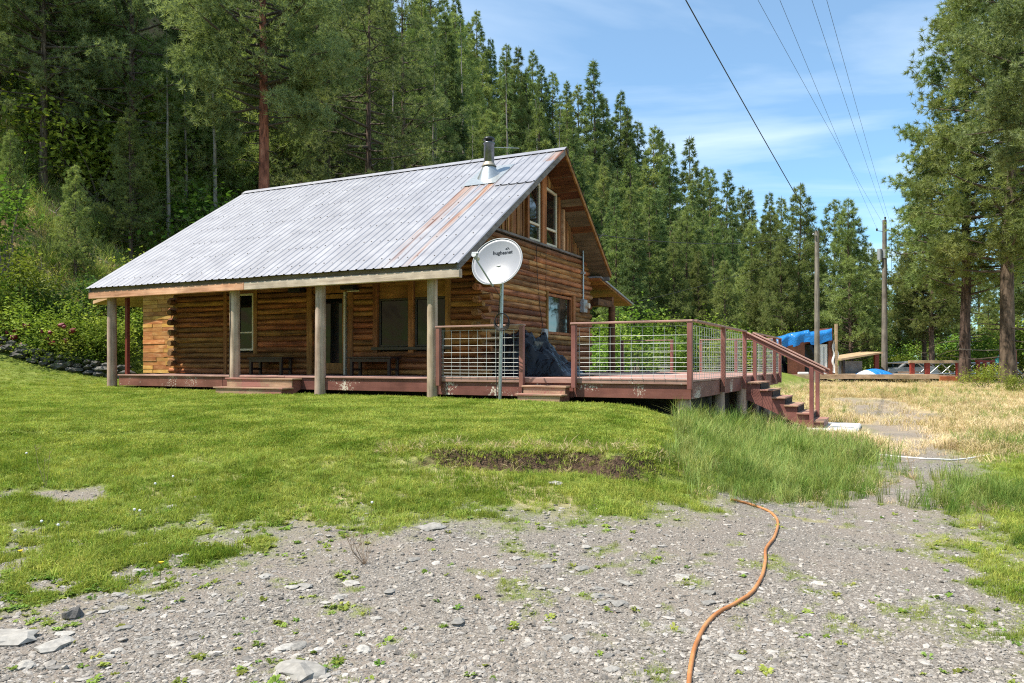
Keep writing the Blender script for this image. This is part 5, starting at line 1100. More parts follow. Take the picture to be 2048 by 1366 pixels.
# ================================================================ trees
M['bark_red'] = wood('ponderosa_bark', [(0.32, (0.045, 0.022, 0.014)), (0.45, (0.20, 0.085, 0.045)), (0.6, (0.34, 0.15, 0.08)), (0.78, (0.44, 0.24, 0.15))], (7, 7, 1.6), 0.9, 1.0, 0.12)
M['bark_dark'] = wood('conifer_bark', [(0.35, (0.035, 0.026, 0.02)), (0.5, (0.11, 0.075, 0.055)), (0.7, (0.20, 0.145, 0.11))], (8, 8, 1.8), 0.95, 1.0, 0.2)
M['pine'] = leafy('pine_needles', (0.12, 0.16, 0.07), (0.31, 0.355, 0.18), 0.32, 0.6, 0.22, hue=0.012)
M['fir'] = leafy('fir_needles', (0.11, 0.16, 0.07), (0.26, 0.31, 0.135), 0.32, 0.5, 0.3, hue=0.018)
M['fir_light'] = leafy('young_pine_needles', (0.13, 0.18, 0.065), (0.31, 0.355, 0.145), 0.34, 0.6, 0.25, hue=0.015)
M['leaf'] = leafy('shrub_leaves', (0.11, 0.18, 0.03), (0.28, 0.36, 0.075), 0.35, 1.1, 0.3, hue=0.03)
M['leaf_dark'] = leafy('dark_shrub_leaves', (0.05, 0.095, 0.026), (0.13, 0.19, 0.055), 0.3, 1.1, 0.3, hue=0.02)
M['brushwood'] = plain('brush_twigs', (0.20, 0.16, 0.13), 0.95, var=0.3, rnd=0.2)
M['petal'] = plain('dark_red_petals', (0.17, 0.008, 0.018), 0.6, var=0.3)

M['limb'] = plain('dark_limb', (0.075, 0.055, 0.042), 0.95, var=0.3)
def needles(C, A, r, K, ln, wd, spreadn=0.75, axis_w=0.7):
    """K flat needles round every tuft centre C with axis A"""
    n = len(C); D = A[:, None, :]*axis_w+r.normal(0, spreadn, (n, K, 3)); D /= np.linalg.norm(D, axis=-1, keepdims=True)+1e-9
    Pn = np.cross(D, r.normal(0, 1, (n, K, 3))); Pn /= np.linalg.norm(Pn, axis=-1, keepdims=True)+1e-9
    L_ = ln*r.uniform(0.65, 1.15, (n, K, 1)); W = wd*r.uniform(0.7, 1.3, (n, K, 1)); B = C[:, None, :]+D*L_*0.06
    T = np.stack([B-Pn*W, B+Pn*W, C[:, None, :]+D*L_], 2)
    return T.reshape(-1, 3)
def conifer(seed, Ht, zb, R, shape, nb, dens, K, ln, wd, a_lo, a_hi, curl, trunk_r, clump=0.0, lateral=0.28, s0=0.3, gap=0.35, dead=0, lean=0.0, flat=0.12, up=0.45, spreadn=0.75):
    """returns (needle triangles, trunk+limb MB)"""
    r = np.random.default_rng(seed); wood_ = MB(); n_t = 12
    tz = np.linspace(-0.5, Ht, n_t); wob = np.cumsum(r.normal(0, 0.035, (n_t, 2)), 0)*Ht/20
    tx = lambda z: (np.interp(z, tz, wob[:, 0])+lean*z, np.interp(z, tz, wob[:, 1]))
    wood_.tube([(tx(z)[0], tx(z)[1], z) for z in tz], [max(0.02, trunk_r*(1.0-0.95*max(0, z)/Ht)*(1.25 if z < 0 else 1)) for z in tz], 12)
    ntf = len(wood_.f); C, A = [], []
    az = r.uniform(0, 6.28)
    for i in range(nb):
        t = (i+r.uniform(0, 1))/nb; z = zb+(Ht*0.985-zb)*t; az += 2.399+r.normal(0, 0.5)
        if vnoise(np.array([az*0.9]), np.array([z*0.35]), seed)[0] < gap and t < 0.9: continue
        L_ = R*shape(t)*r.uniform(0.62, 1.12)+0.15; a = r.uniform(a_lo, a_hi); d = np.array([math.cos(az), math.sin(az), 0]); sd = np.array([-d[1], d[0], 0]); x0, y0 = tx(z)
        def P(s): return np.array([x0, y0, z])+d*L_*s+np.array([0, 0, 1.0])*L_*(a*s+curl*s*s)
        br = max(0.012, 0.022*L_*(0.6+0.5*(1-t))); wood_.tube([tuple(P(s)) for s in (0, 0.35, 0.7, 0.95)], [br, br*0.75, br*0.45, br*0.2], 5, False)
        nt = max(3, int(L_*dens*r.uniform(0.75, 1.25)))
        s = s0+(1-s0)*np.sqrt(r.uniform(0, 1, nt)); lat = r.normal(0, 1, nt)*lateral*L_*(1.15-0.75*s)
        if clump:
            ncl = max(2, int(L_*1.25)); sc_ = s0+(1-s0)*np.sqrt(r.uniform(0, 1, ncl)); lc = r.normal(0, 1, ncl)*lateral*L_*(1.15-0.75*sc_); kk = r.integers(0, ncl, nt)
            s = np.clip(sc_[kk]+r.normal(0, clump/L_, nt), 0.1, 1.08); lat = lc[kk]+r.normal(0, clump, nt)
        ctr = np.array([P(q) for q in s])+sd*lat[:, None]+np.array([0, 0, 1.0])*(r.normal(0, flat, nt)*min(L_, 2.0)+curl*0.3*np.abs(lat))[:, None]+d*r.normal(0, 0.06*L_, nt)[:, None]
        ax_ = d*0.75+sd*np.sign(lat)[:, None]*0.45+np.array([0, 0, up]); C.append(ctr); A.append(ax_/np.linalg.norm(ax_, axis=1, keepdims=True))
    for i in range(dead):
        z = r.uniform(zb*0.25, zb+1.0); q = r.uniform(0, 6.28); L_ = r.uniform(0.6, 2.2); x0, y0 = tx(z); d = np.array([math.cos(q), math.sin(q)])
        wood_.tube([(x0, y0, z), (x0+d[0]*L_*0.6, y0+d[1]*L_*0.6, z+r.uniform(-.25, .2)), (x0+d[0]*L_, y0+d[1]*L_, z+r.uniform(-.5, .3))], [0.03, 0.018, 0.006], 4, False)
    C = np.concatenate(C); A = np.concatenate(A)
    return needles(C, A, r, K, ln, wd, spreadn), wood_, ntf
TREES = {}
def proto(key, Ht, fol, bark, **kw):
    T, w, ntf = conifer(Ht=Ht, **kw); cm = tri_mesh('crown_'+key, T); cm.materials.append(M[fol]); tm_ = w.mesh('trunk_'+key); tm_.materials.append(M[bark]); tm_.materials.append(M['limb']); mi = np.zeros(len(w.f), np.int32); mi[ntf:] = 1; tm_.polygons.foreach_set('material_index', mi); TREES[key] = (Ht, tm_, cm)
pine_shape = lambda t: min(1.0, 0.62+1.9*t) if t < 0.2 else max(0.06, 1.0-0.92*((t-0.2)/0.8)**1.35)
cone = lambda t: max(0.03, (1-t)**0.85)
cone2 = lambda t: max(0.04, (1-t)**0.7*(0.75+0.25*min(1, t*6)))
proto('ponderosa_a', 27.0, 'pine', 'bark_red', seed=1, zb=10.4, R=4.0, shape=pine_shape, nb=150, dens=26, K=20, ln=0.28, wd=0.018, a_lo=-0.35, a_hi=0.25, curl=0.18, trunk_r=0.33, gap=0.24, dead=5, clump=0.30, flat=0.13)
proto('ponderosa_b', 25.0, 'pine', 'bark_dark', seed=2, zb=6.0, R=4.8, shape=pine_shape, nb=120, dens=12, K=20, ln=0.28, wd=0.018, a_lo=-0.35, a_hi=0.2, curl=0.12, trunk_r=0.30, gap=0.30, dead=22, clump=0.22)
proto('ponderosa_c', 23.0, 'fir_light', 'bark_dark', seed=3, zb=4.6, R=3.9, shape=pine_shape, nb=190, dens=14, K=26, ln=0.28, wd=0.0145, a_lo=-0.25, a_hi=0.3, curl=0.18, trunk_r=0.30, gap=0.22, dead=12, clump=0.26)
proto('young_pine_a', 15.0, 'fir_light', 'bark_dark', seed=4, zb=1.6, R=2.9, shape=cone2, nb=130, dens=12, K=20, ln=0.34, wd=0.017, a_lo=-0.1, a_hi=0.35, curl=0.25, trunk_r=0.20, gap=0.2, dead=4)
proto('young_pine_b', 14.0, 'fir_light', 'bark_dark', seed=5, zb=2.2, R=2.6, shape=cone2, nb=110, dens=12, K=20, ln=0.34, wd=0.017, a_lo=-0.1, a_hi=0.4, curl=0.25, trunk_r=0.18, gap=0.25, dead=6)
proto('fir_a', 24.0, 'fir', 'bark_dark', seed=6, zb=1.5, R=4.1, shape=cone, nb=190, dens=10, K=13, ln=0.50, wd=0.036, a_lo=-0.5, a_hi=-0.12, curl=0.22, trunk_r=0.32, gap=0.16, s0=0.15, up=-0.05, flat=0.08, spreadn=0.55)
proto('fir_b', 22.0, 'fir', 'bark_dark', seed=7, zb=3.0, R=3.4, shape=cone, nb=150, dens=10, K=13, ln=0.50, wd=0.036, a_lo=-0.45, a_hi=0.0, curl=0.2, trunk_r=0.28, gap=0.27, s0=0.2, up=0.0, flat=0.08, spreadn=0.55)
proto('fir_c', 26.0, 'fir_light', 'bark_dark', seed=8, zb=2.0, R=4.5, shape=cone2, nb=170, dens=9, K=13, ln=0.52, wd=0.037, a_lo=-0.45, a_hi=0.05, curl=0.22, trunk_r=0.36, gap=0.24, s0=0.2, up=0.1, flat=0.10, spreadn=0.6)
proto('sparse_fir', 20.0, 'fir', 'deadwood', seed=9, zb=2.0, R=2.0, shape=cone, nb=70, dens=5, K=10, ln=0.45, wd=0.028, a_lo=-0.5, a_hi=0.0, curl=0.1, trunk_r=0.2, gap=0.35, dead=40, s0=0.35, up=0.0)
def tree(key, x, y, height=None, label='', cat='tree', group=None, name='conifer', rot=None, sink=0.0, lean=0.0):
    Ht, tm_, cm = TREES[key]; z = gz(x, y); s = (height/Ht) if height else 1.0
    t = thing(name, label, cat, (x, y, z-sink), random.uniform(0, 6.28) if rot is None else rot, group); t.scale = (s, s, s)
    if lean: t.rotation_euler = (0, lean, t.rotation_euler.z)
    for nm, me in (('trunk', tm_), ('crown', cm)):
        o = bpy.data.objects.new(nm, me); link(o, t)
    return t
def tree_px(key, px, ytop, Y, **kw):
    x = (px-CX)/F_PX*Y; zb = gz(x, Y); zt = CZ+(HY-ytop)/F_PX*Y; return tree(key, x, Y, max(4.0, zt-zb), **kw)

def where(px, Y=None):
    for lim, ph in ((120, 'above the peony bed'), (250, 'uphill from the porch corner'), (420, 'behind the left end of the roof'), (560, 'uphill from the red trunked pine'), (680, 'between the two tall pines'), (800, 'uphill from the open crowned pine'), (900, 'above the middle of the roof'), (960, 'just left of the stove pipe'), (1030, 'above the stove pipe'), (1100, 'left of the gable peak'), (1160, 'above the gable peak'), (1230, 'right of the gable peak'), (1300, 'behind the back lean-to'), (1380, 'beyond the deck corner'), (1460, 'beyond the far deck railing'), (1540, 'beyond the side stairs'), (1600, 'behind the blue shelter'), (1680, 'behind the plain pole'), (1800, 'behind the tall power pole'), (1900, 'behind the bridge posts'), (3000, 'beyond the tallest pine')):
        if px < lim: break
    if Y is None: return ph
    return ('low on the slope ' if Y < 62 else 'midway up the slope ' if Y < 92 else 'high on the hill ')+ph
# --- pines one can point at
tree_px('ponderosa_a', 527, -470, 32.5, label='tall ponderosa pine with a bare red trunk rising behind the cabin ridge', name='ponderosa_pine', rot=1.0)
tree_px('ponderosa_b', 735, -120, 39.5, label='open crowned pine with dark bare limbs behind the middle of the roof', name='ponderosa_pine', rot=2.2)
tree_px('ponderosa_b', 268, -260, 36.0, label='dark pine left of the red trunked pine behind the porch end', name='ponderosa_pine', rot=4.0)
tree_px('young_pine_a', 262, 215, 33.5, label='small drooping pine close behind the left end of the metal roof', name='young_pine', rot=0.4)
tree_px('ponderosa_b', 90, -300, 34.0, label='big pine above the peony bed', name='ponderosa_pine', rot=5.2)
tree_px('ponderosa_a', -60, -250, 37.0, label='broad pine over the end of the stone garden wall', name='ponderosa_pine', rot=0.3)
tree_px('young_pine_b', 150, 330, 29.5, label='young pine spreading over the shrubs behind the stone wall', name='young_pine', rot=2.0)
tree_px('young_pine_a', 20, 300, 30.0, label='young pine with low branches behind the garden bed', name='young_pine', rot=3.0)
tree_px('ponderosa_b', 190, -200, 44.0, label='slender dark pine deeper in the wood behind the porch corner', name='ponderosa_pine', rot=1.5)
tree_px('ponderosa_c', 385, -120, 47.0, label='pine standing uphill between the two dark trunks', name='ponderosa_pine', rot=2.6)
tree_px('ponderosa_b', 625, -60, 52.0, label='pine filling the gap between the two tall pines behind the roof', name='ponderosa_pine', rot=3.6)
tree_px('ponderosa_c', 830, 30, 62.0, label='pine beside the open crowned pine, on the slope above the chimney', name='ponderosa_pine', rot=0.9)
tree_px('sparse_fir', 338, 60, 35.0, label='thin half dead fir with a leaning grey trunk beside the red trunked pine', name='fir_tree', rot=0.5)
tree_px('sparse_fir', 372, 90, 38.0, label='narrow half dead fir between the leaning trunk and the red trunk', name='fir_tree', rot=2.5)
tree_px('sparse_fir', 440, 40, 36.5, label='leaning bare trunked fir just left of the red pine trunk', name='fir_tree', rot=4.5, lean=0.09)
# right hand pines
tree_px('ponderosa_c', 1930, -60, 50.0, label='thick trunked pine in front of the footbridge rail', name='ponderosa_pine', rot=2.0)
tree_px('ponderosa_c', 2022, -330, 46.0, label='tallest pine beyond the drive, with a rough dark trunk', name='ponderosa_pine', rot=4.1)
tree_px('ponderosa_c', 1864, 290, 58.0, label='pine with a swollen leaning trunk behind the red rail', name='ponderosa_pine', rot=5.0)
tree_px('ponderosa_c', 1846, 400, 60.0, label='slim pine touching the swollen trunked pine behind the rail', name='ponderosa_pine', rot=0.7)
tree_px('ponderosa_a', 2120, -420, 33.0, label='pine whose dark lower boughs hang over the far side of the drive', name='ponderosa_pine', rot=1.7)
tree_px('ponderosa_c', 2090, 120, 58.0, label='pine past the tallest pine beyond the drive', name='ponderosa_pine', rot=3.1)
tree_px('young_pine_a', 1702, 395, 58.0, label='dark trunked pine between the blue tarp shelter and the tall power pole', name='young_pine', rot=0.2)
tree_px('young_pine_b', 1668, 399, 64.0, label='pointed pine rising above the shelter post', name='young_pine', rot=1.1)
tree_px('young_pine_a', 1596, 366, 62.0, label='pine with a tufted top crossed by the thick cable', name='young_pine', rot=2.9)
GF = 'pines and firs on the flat behind the sheds'
for i, (px, yt, Y, key) in enumerate([(1540, 420, 66, 'young_pine_b'), (1565, 470, 60, 'young_pine_a'), (1500, 440, 70, 'young_pine_a'), (1625, 470, 68, 'young_pine_b'), (1640, 520, 74, 'young_pine_a'), (1735, 485, 70, 'young_pine_b'), (1760, 500, 76, 'young_pine_a'), (1800, 530, 72, 'young_pine_b'), (1820, 520, 72, 'young_pine_a'),
        (1880, 470, 78, 'young_pine_b'), (1960, 480, 82, 'young_pine_a'), (2010, 500, 76, 'fir_c'), (2060, 470, 70, 'young_pine_a'), (1450, 520, 58, 'young_pine_b'), (1400, 500, 62, 'young_pine_a'), (1350, 470, 58, 'young_pine_a'), (1715, 560, 62, 'young_pine_b'), (1840, 560, 84, 'young_pine_a'), (1905, 540, 90, 'young_pine_b'), (2040, 560, 88, 'young_pine_b'), (1980, 580, 66, 'young_pine_a'), (2085, 520, 62, 'fir_b')]):
    tree_px(key, px, yt, Y, label=('bushy' if key == 'young_pine_a' else 'slender' if key == 'young_pine_b' else 'dark')+' young conifer on the flat '+where(px), name='young_conifer', group=GF)
# --- skyline trees
SKY = [(893, -10, 150), (917, -15, 155), (940, 40, 140), (957, 18, 128), (985, 75, 140), (1012, 84, 120), (1037, 92, 128), (1062, 98, 140), (1080, 130, 130), (1105, 142, 140), (1131, 160, 135), (1160, 165, 125), (1190, 118, 112), (1213, 190, 120), (1236, 180, 125), (1256, 212, 115), (1276, 240, 118), (1303, 249, 108), (1320, 256, 112), (1345, 280, 100), (1383, 270, 112), (1403, 330, 118), (1422, 333, 112), (1453, 337, 110), (1480, 370, 116), (1502, 376, 112), (1533, 382, 118), (1563, 392, 114), (1612, 420, 120), (1707, 438, 105), (860, -60, 120), (840, -80, 140), (1700, 470, 120), (1745, 500, 118)]
GH = 'conifers covering the hillside'
rk = random.Random(77)
for px, yt, Y in SKY:
    if px == 1190: lab = 'tall fir standing clear above the wooded skyline'
    elif px == 1383: lab = 'thin spiky fir poking above the wooded skyline'
    else: lab = 'skyline fir '+where(px)
    key = 'fir_b' if px in (1190, 1383) else rk.choice(['fir_a', 'fir_a', 'fir_b', 'fir_c', 'fir_c'])
    if px not in (1190, 1383): lab = {'fir_a': 'dense dark ', 'fir_b': 'slim dark ', 'fir_c': 'broad lighter '}[key]+lab
    tree_px(key, px, yt, Y*rk.uniform(0.95, 1.05), label=lab, name='fir_tree', group=None if px in (1190, 1383) else 'firs along the skyline')
# --- the wooded hillside below the skyline
sx_ = [p[0] for p in SKY if p[0] not in (1190, 1383)]; 
skx = sorted((p[0], p[1]) for p in SKY if p[0] not in (1190, 1383)); skX = [-400]+[p[0] for p in skx]+[2300]; skY = [-900]+[p[1] for p in skx]+[540]
placed = []; tries = 0
while len(placed) < 215 and tries < 12000:
    tries += 1
    Y = 40+105*rk.random()**0.9; px = rk.uniform(-180, 1620); x = (px-CX)/F_PX*Y; d = float(hill_d(x, Y))
    if d < 2.0: continue
    if Y < 72 and 200 < px < 540: continue
    if Y < 48 and px > 120 and rk.random() < 0.6: continue
    if any((x-a)**2+(Y-b)**2 < (2.6 if Y < 70 else 3.4)**2 for a, b in placed): continue
    h = rk.uniform(14, 24); zb = gz(x, Y); yt_lim = float(np.interp(px, skX, skY))+rk.uniform(12, 70)
    hmax = CZ+(HY-yt_lim)/F_PX*Y-zb
    if hmax < 7: continue
    h = min(h, hmax); placed.append((x, Y))
    key = rk.choice((['fir_a', 'fir_a', 'fir_b', 'fir_c', 'fir_c', 'young_pine_a', 'young_pine_b', 'sparse_fir'] if rk.random() < 0.9 else ['sparse_fir']) if Y > 58 else ['ponderosa_b', 'young_pine_a', 'young_pine_b', 'sparse_fir'])
    lab = {'fir_a': 'dark dense fir ', 'fir_b': 'slim dark fir ', 'fir_c': 'lighter green broad fir ', 'young_pine_a': 'bushy light green pine ', 'young_pine_b': 'open topped light green pine ', 'sparse_fir': 'thin grey half bare fir ', 'ponderosa_b': 'dark limbed tall pine '}[key]+where(px, Y)
    tree(key, x, Y, h, label=lab, name='fir_tree' if 'fir' in key else 'pine_tree', group=GH+': '+key.replace('_', ' '))
n_x = 0; tries = 0
while n_x < 34 and tries < 3000:
    tries += 1; Y = rk.uniform(34, 72); px = rk.uniform(-200, 235); x = (px-CX)/F_PX*Y; d = float(hill_d(x, Y))
    if d < 2.5 or any((x-a)**2+(Y-b)**2 < 2.3**2 for a, b in placed): continue
    placed.append((x, Y)); n_x += 1; key = rk.choice(['ponderosa_b', 'ponderosa_b', 'young_pine_a', 'ponderosa_a', 'ponderosa_c', 'young_pine_b'])
    lab = {'fir_a': 'dark dense fir ', 'fir_c': 'lighter green broad fir ', 'young_pine_a': 'bushy light green pine ', 'young_pine_b': 'open topped light green pine ', 'ponderosa_b': 'dark limbed tall pine ', 'ponderosa_c': 'full crowned tall pine ', 'ponderosa_a': 'red trunked full pine '}[key]+where(px, Y)
    tree(key, x, Y, rk.uniform(9, 15) if 'young' in key else rk.uniform(15, 24), label=lab, name='fir_tree' if 'fir' in key else 'pine_tree', group=GH+': '+key.replace('_', ' '))
n_x = 0; tries = 0
while n_x < 48 and tries < 3000:
    tries += 1; Y = rk.uniform(52, 112); px = rk.uniform(1130, 1580); x = (px-CX)/F_PX*Y; d = float(hill_d(x, Y))
    if d < -9 or any((x-a)**2+(Y-b)**2 < 2.6**2 for a, b in placed): continue
    zb = gz(x, Y); yt_lim = float(np.interp(px, skX, skY))+rk.uniform(25, 150); h = min(rk.uniform(11, 21), CZ+(HY-yt_lim)/F_PX*Y-zb)
    if h < 6: continue
    placed.append((x, Y)); n_x += 1; key = rk.choice(['fir_a', 'fir_c', 'fir_c', 'young_pine_a', 'fir_b'])
    lab = {'fir_a': 'dark dense fir ', 'fir_b': 'slim dark fir ', 'fir_c': 'lighter green broad fir ', 'young_pine_a': 'bushy light green pine '}[key]+where(px, Y)
    tree(key, x, Y, h, label=lab, name='fir_tree' if 'fir' in key else 'pine_tree', group=GH+': '+key.replace('_', ' '))
# --- treeline across the valley behind the photographer (seen in the window panes)
for i in range(16):
    x = -34+4.6*i+rk.uniform(-1, 1); y = -26-rk.uniform(0, 10)
    tree(rk.choice(['young_pine_a', 'ponderosa_c', 'fir_c']), x, y, rk.uniform(13, 20), label='pine across the drive facing the cabin front', name='pine_tree', group='pines across the drive')

# ---------------------------------------------------------------- shrubs
def shrub_mesh(seed, R, Hh, n, lf, mat, stems=9, flat=1.0):
    r = np.random.default_rng(seed); nb_ = 22
    cs = np.stack([r.normal(0, R*0.42, nb_), r.normal(0, R*0.42, nb_), Hh*(0.28+0.62*r.uniform(0, 1, nb_))], -1)
    k = r.integers(0, nb_, n); P_ = cs[k]+r.normal(0, 1, (n, 3))*np.array([R*0.24, R*0.24, Hh*0.15]); P_[:, 2] = np.maximum(P_[:, 2], 0.03)
    D = r.normal(0, 1, (n, 3)); D[:, 2] = D[:, 2]*0.6-0.15; D /= np.linalg.norm(D, axis=1, keepdims=True); S = np.cross(D, r.normal(0, 0.6, (n, 3))+np.array([0, 0, 1.0])); S /= np.linalg.norm(S, axis=1, keepdims=True)+1e-9
    L_ = lf*r.uniform(0.6, 1.2, (n, 1)); a, b = P_, P_+D*L_; m_ = P_+D*L_*0.5
    T = np.stack([a, m_+S*L_*0.3, b, b, m_-S*L_*0.3, a], 1).reshape(-1, 3)
    w = MB()
    for i in range(stems):
        c = cs[i % nb_]; w.tube([(r.normal(0, 0.08), r.normal(0, 0.08), -0.1), (c[0]*0.5, c[1]*0.5, c[2]*0.55), (c[0], c[1], c[2])], [0.022, 0.014, 0.006], 4, False)
    cm = tri_mesh('foliage_%d' % seed, T); cm.materials.append(mat); sm_ = w.mesh('stems_%d' % seed); sm_.materials.append(M['brushwood']); return cm, sm_
SH = [shrub_mesh(101, 1.0, 1.3, 2600, 0.11, M['leaf']), shrub_mesh(102, 1.2, 1.7, 2800, 0.12, M['leaf']), shrub_mesh(103, 0.9, 1.1, 2200, 0.10, M['leaf_dark']), shrub_mesh(104, 1.1, 2.2, 1500, 0.12, M['leaf'], 16)]
SL = ['bright green rounded shrub', 'tall bright green shrub', 'low dark green shrub', 'open twiggy green shrub']
def shrub(k, x, y, s, label, group=None, sz=1.0, name='shrub'):
    t = thing(name, label, 'shrub', (x, y, gz(x, y)-0.03), rk.uniform(0, 6.28), group); t.scale = (s, s, s*sz)
    for nm, me in (('foliage', SH[k][0]), ('stems', SH[k][1])): link(bpy.data.objects.new(nm, me), t)
    return t
n_s = 0; tries = 0; used = []
while n_s < 110 and tries < 6000:
    tries += 1; Y = rk.uniform(26, 85); px = rk.uniform(-120, 1350); x = (px-CX)/F_PX*Y; d = float(hill_d(x, Y))
    if d < 0.8 or d > 30 or (px < 170 and rk.random() < 0.75): continue
    if any((x-a)**2+(Y-b)**2 < 1.6**2 for a, b in used): continue
    used.append((x, Y)); k = rk.choice([0, 0, 1, 1, 2, 3, 3] if px > 170 else [2, 2, 3]); shrub(k, x, Y, rk.uniform(0.7, 1.5), SL[k]+' '+where(px, Y), 'shrubs on the slope: '+SL[k]); n_s += 1
for i, (px, py_2, Y, k, s) in enumerate([(1300, 735, 42, 0, 1.5), (1215, 735, 36, 1, 1.5), (1185, 730, 33, 0, 1.2), (1370, 735, 45, 2, 1.8), (1440, 735, 47, 0, 1.5), (1490, 735, 52, 1, 1.6), (1270, 720, 40, 3, 1.6), (1400, 720, 50, 1, 2.0), (1330, 725, 39, 0, 1.1)]):
    shrub(k, (px-CX)/F_PX*Y, Y, s, SL[k]+' seen through the deck railing '+('beside the lean-to post' if px < 1230 else 'right of the lean-to post' if px < 1310 else 'behind the rear rail gap' if px < 1390 else 'behind the side railing'), 'shrubs behind the deck: '+SL[k])
for i, (px, Y, k, s) in enumerate([(1965, 40, 1, 0.7), (2030, 36, 0, 0.6), (1945, 60, 1, 2.0), (2005, 62, 0, 2.2), (2050, 60, 1, 2.4), (1990, 70, 3, 2.4), (1790, 62, 0, 1.4), (1770, 66, 1, 1.6), (1880, 64, 0, 1.8), (1835, 66, 2, 1.8), (1700, 60, 0, 1.3), (1905, 70, 1, 2.2), (1600, 60, 2, 1.6), (1560, 58, 0, 1.5), (1520, 56, 1, 1.6)]):
    shrub(k, (px-CX)/F_PX*Y, Y, s, SL[k]+(' nearer than' if Y < 45 else ' beyond')+' the footbridge and sheds, '+where(px), 'shrubs round the sheds: '+SL[k])
for i in range(26):
    px = rk.uniform(120, 510); Y = rk.uniform(36, 52); k = rk.choice([0, 1, 1, 3])
    shrub(k, (px-CX)/F_PX*Y, Y, rk.uniform(1.6, 2.6), ['big round shrub ', 'big tall shrub ', 'big dark shrub ', 'big twiggy shrub '][k]+where(px, Y), 'large shrubs between the trunks: '+SL[k])
# --- garden bed behind the stone wall: peonies and shrubs
def flower_mesh():
    bm = bmesh.new(); bmesh.ops.create_icosphere(bm, subdivisions=2, radius=0.075); rr = random.Random(4)
    for v in bm.verts: v.co *= 1+rr.uniform(-0.3, 0.25); v.co.z *= 0.8
    me = bpy.data.meshes.new('flower'); bm.to_mesh(me); bm.free(); me.materials.append(M['petal']); return me
FM = flower_mesh()
for i, (px, Y, s, flowers) in enumerate([(12, 24.6, 0.85, [(15, 660), (5, 690), (30, 655)]), (55, 24.4, 0.95, [(52, 645), (28, 668), (62, 690), (44, 684)]), (100, 24.3, 1.0, [(84, 658), (101, 660), (103, 680), (124, 645), (96, 672)]), (140, 24.2, 0.8, [(140, 660), (133, 676), (128, 648), (146, 655)])]):
    x = (px-CX)/F_PX*Y
    t = thing('peony_bush', ['peony bush with dark red blooms at the open end of the garden wall', 'peony bush with scattered dark red blooms in the garden bed', 'peony bush with the largest cluster of dark red blooms', 'peony bush with red blooms towards the porch'][i], 'shrub', (x, Y, gz(x, Y)), rk.uniform(0, 6.28), 'peonies in the garden bed'); t.rotation_euler = (0, 0, 0); t.scale = (1, 1, 1)
    fo_ = bpy.data.objects.new('foliage', SH[i % 2][0]); link(fo_, t); fo_.scale = (s, s, s*0.95); st_ = bpy.data.objects.new('stems', SH[i % 2][1]); link(st_, t); st_.scale = (s, s, s)
    for (fx, fy) in flowers:
        p = pix(fx, fy+6, Y-0.75*s+rk.uniform(-.1, .1)); f_ = bpy.data.objects.new('flower', FM); link(f_, t); f_.location = (p[0]-x, p[1]-Y, p[2]-gz(x, Y)); q = rk.uniform(0.9, 1.5); f_.scale = (q, q, q); f_.rotation_euler = (rk.uniform(-.5, .5), rk.uniform(-.5, .5), rk.uniform(0, 6))
for i, (px, Y, k, s) in enumerate([(175, 24.4, 0, 0.8), (205, 24.6, 1, 0.9), (190, 25.6, 0, 1.1), (35, 26.0, 1, 1.2), (95, 26.2, 2, 1.2), (150, 26.4, 2, 1.2), (-20, 25.0, 0, 1.1), (250, 27.5, 0, 1.0), (280, 28.5, 1, 1.0), (225, 26.5, 0, 0.9), (270, 30, 0, 1.1), (10, 27.5, 3, 1.5), (70, 24.0, 0, 0.5), (120, 23.9, 0, 0.45), (165, 23.9, 2, 0.5)]):
    shrub(k, (px-CX)/F_PX*Y, Y, s, SL[k]+(' at the back of the garden bed ' if Y > 25.3 else ' just behind the stone wall ')+('at its open end' if px < 40 else 'beside the largest peony' if px < 110 else 'between peonies and porch' if px < 180 else 'close to the porch post'), 'garden bed shrubs: '+SL[k])
# --- fallen grey branches at the wood edge
for i in range(10):
    px, Y = rk.uniform(60, 480), rk.uniform(27, 33); x = (px-CX)/F_PX*Y; z = gz(x, Y); a = rk.uniform(0, 6.28); L_ = rk.uniform(1.5, 3.5)
    p0 = Vector((x, Y, z+0.05)); p1 = Vector((x+L_*math.cos(a), Y+L_*math.sin(a)*0.5, max(gz(x+L_*math.cos(a), Y+L_*math.sin(a)*0.5)+0.1, z+rk.uniform(0.2, 1.4))))
    m_ = (p0+p1)/2+Vector((0, 0, -0.1)); mb = MB().tube([tuple(p0), tuple(m_), tuple(p1)], [0.035, 0.025, 0.008], 6)
    for k in range(4):
        q = p0.lerp(p1, rk.uniform(0.3, 0.9)); mb.tube([tuple(q), tuple(q+Vector((rk.uniform(-.6, .6), rk.uniform(-.4, .4), rk.uniform(-.1, .7))))], [0.012, 0.004], 4, False)
    solo('fallen_branch', mb, M['deadwood'], 'bare grey fallen branch at the edge of the wood', 'branch', tuple(p0), 'fallen branches at the wood edge')

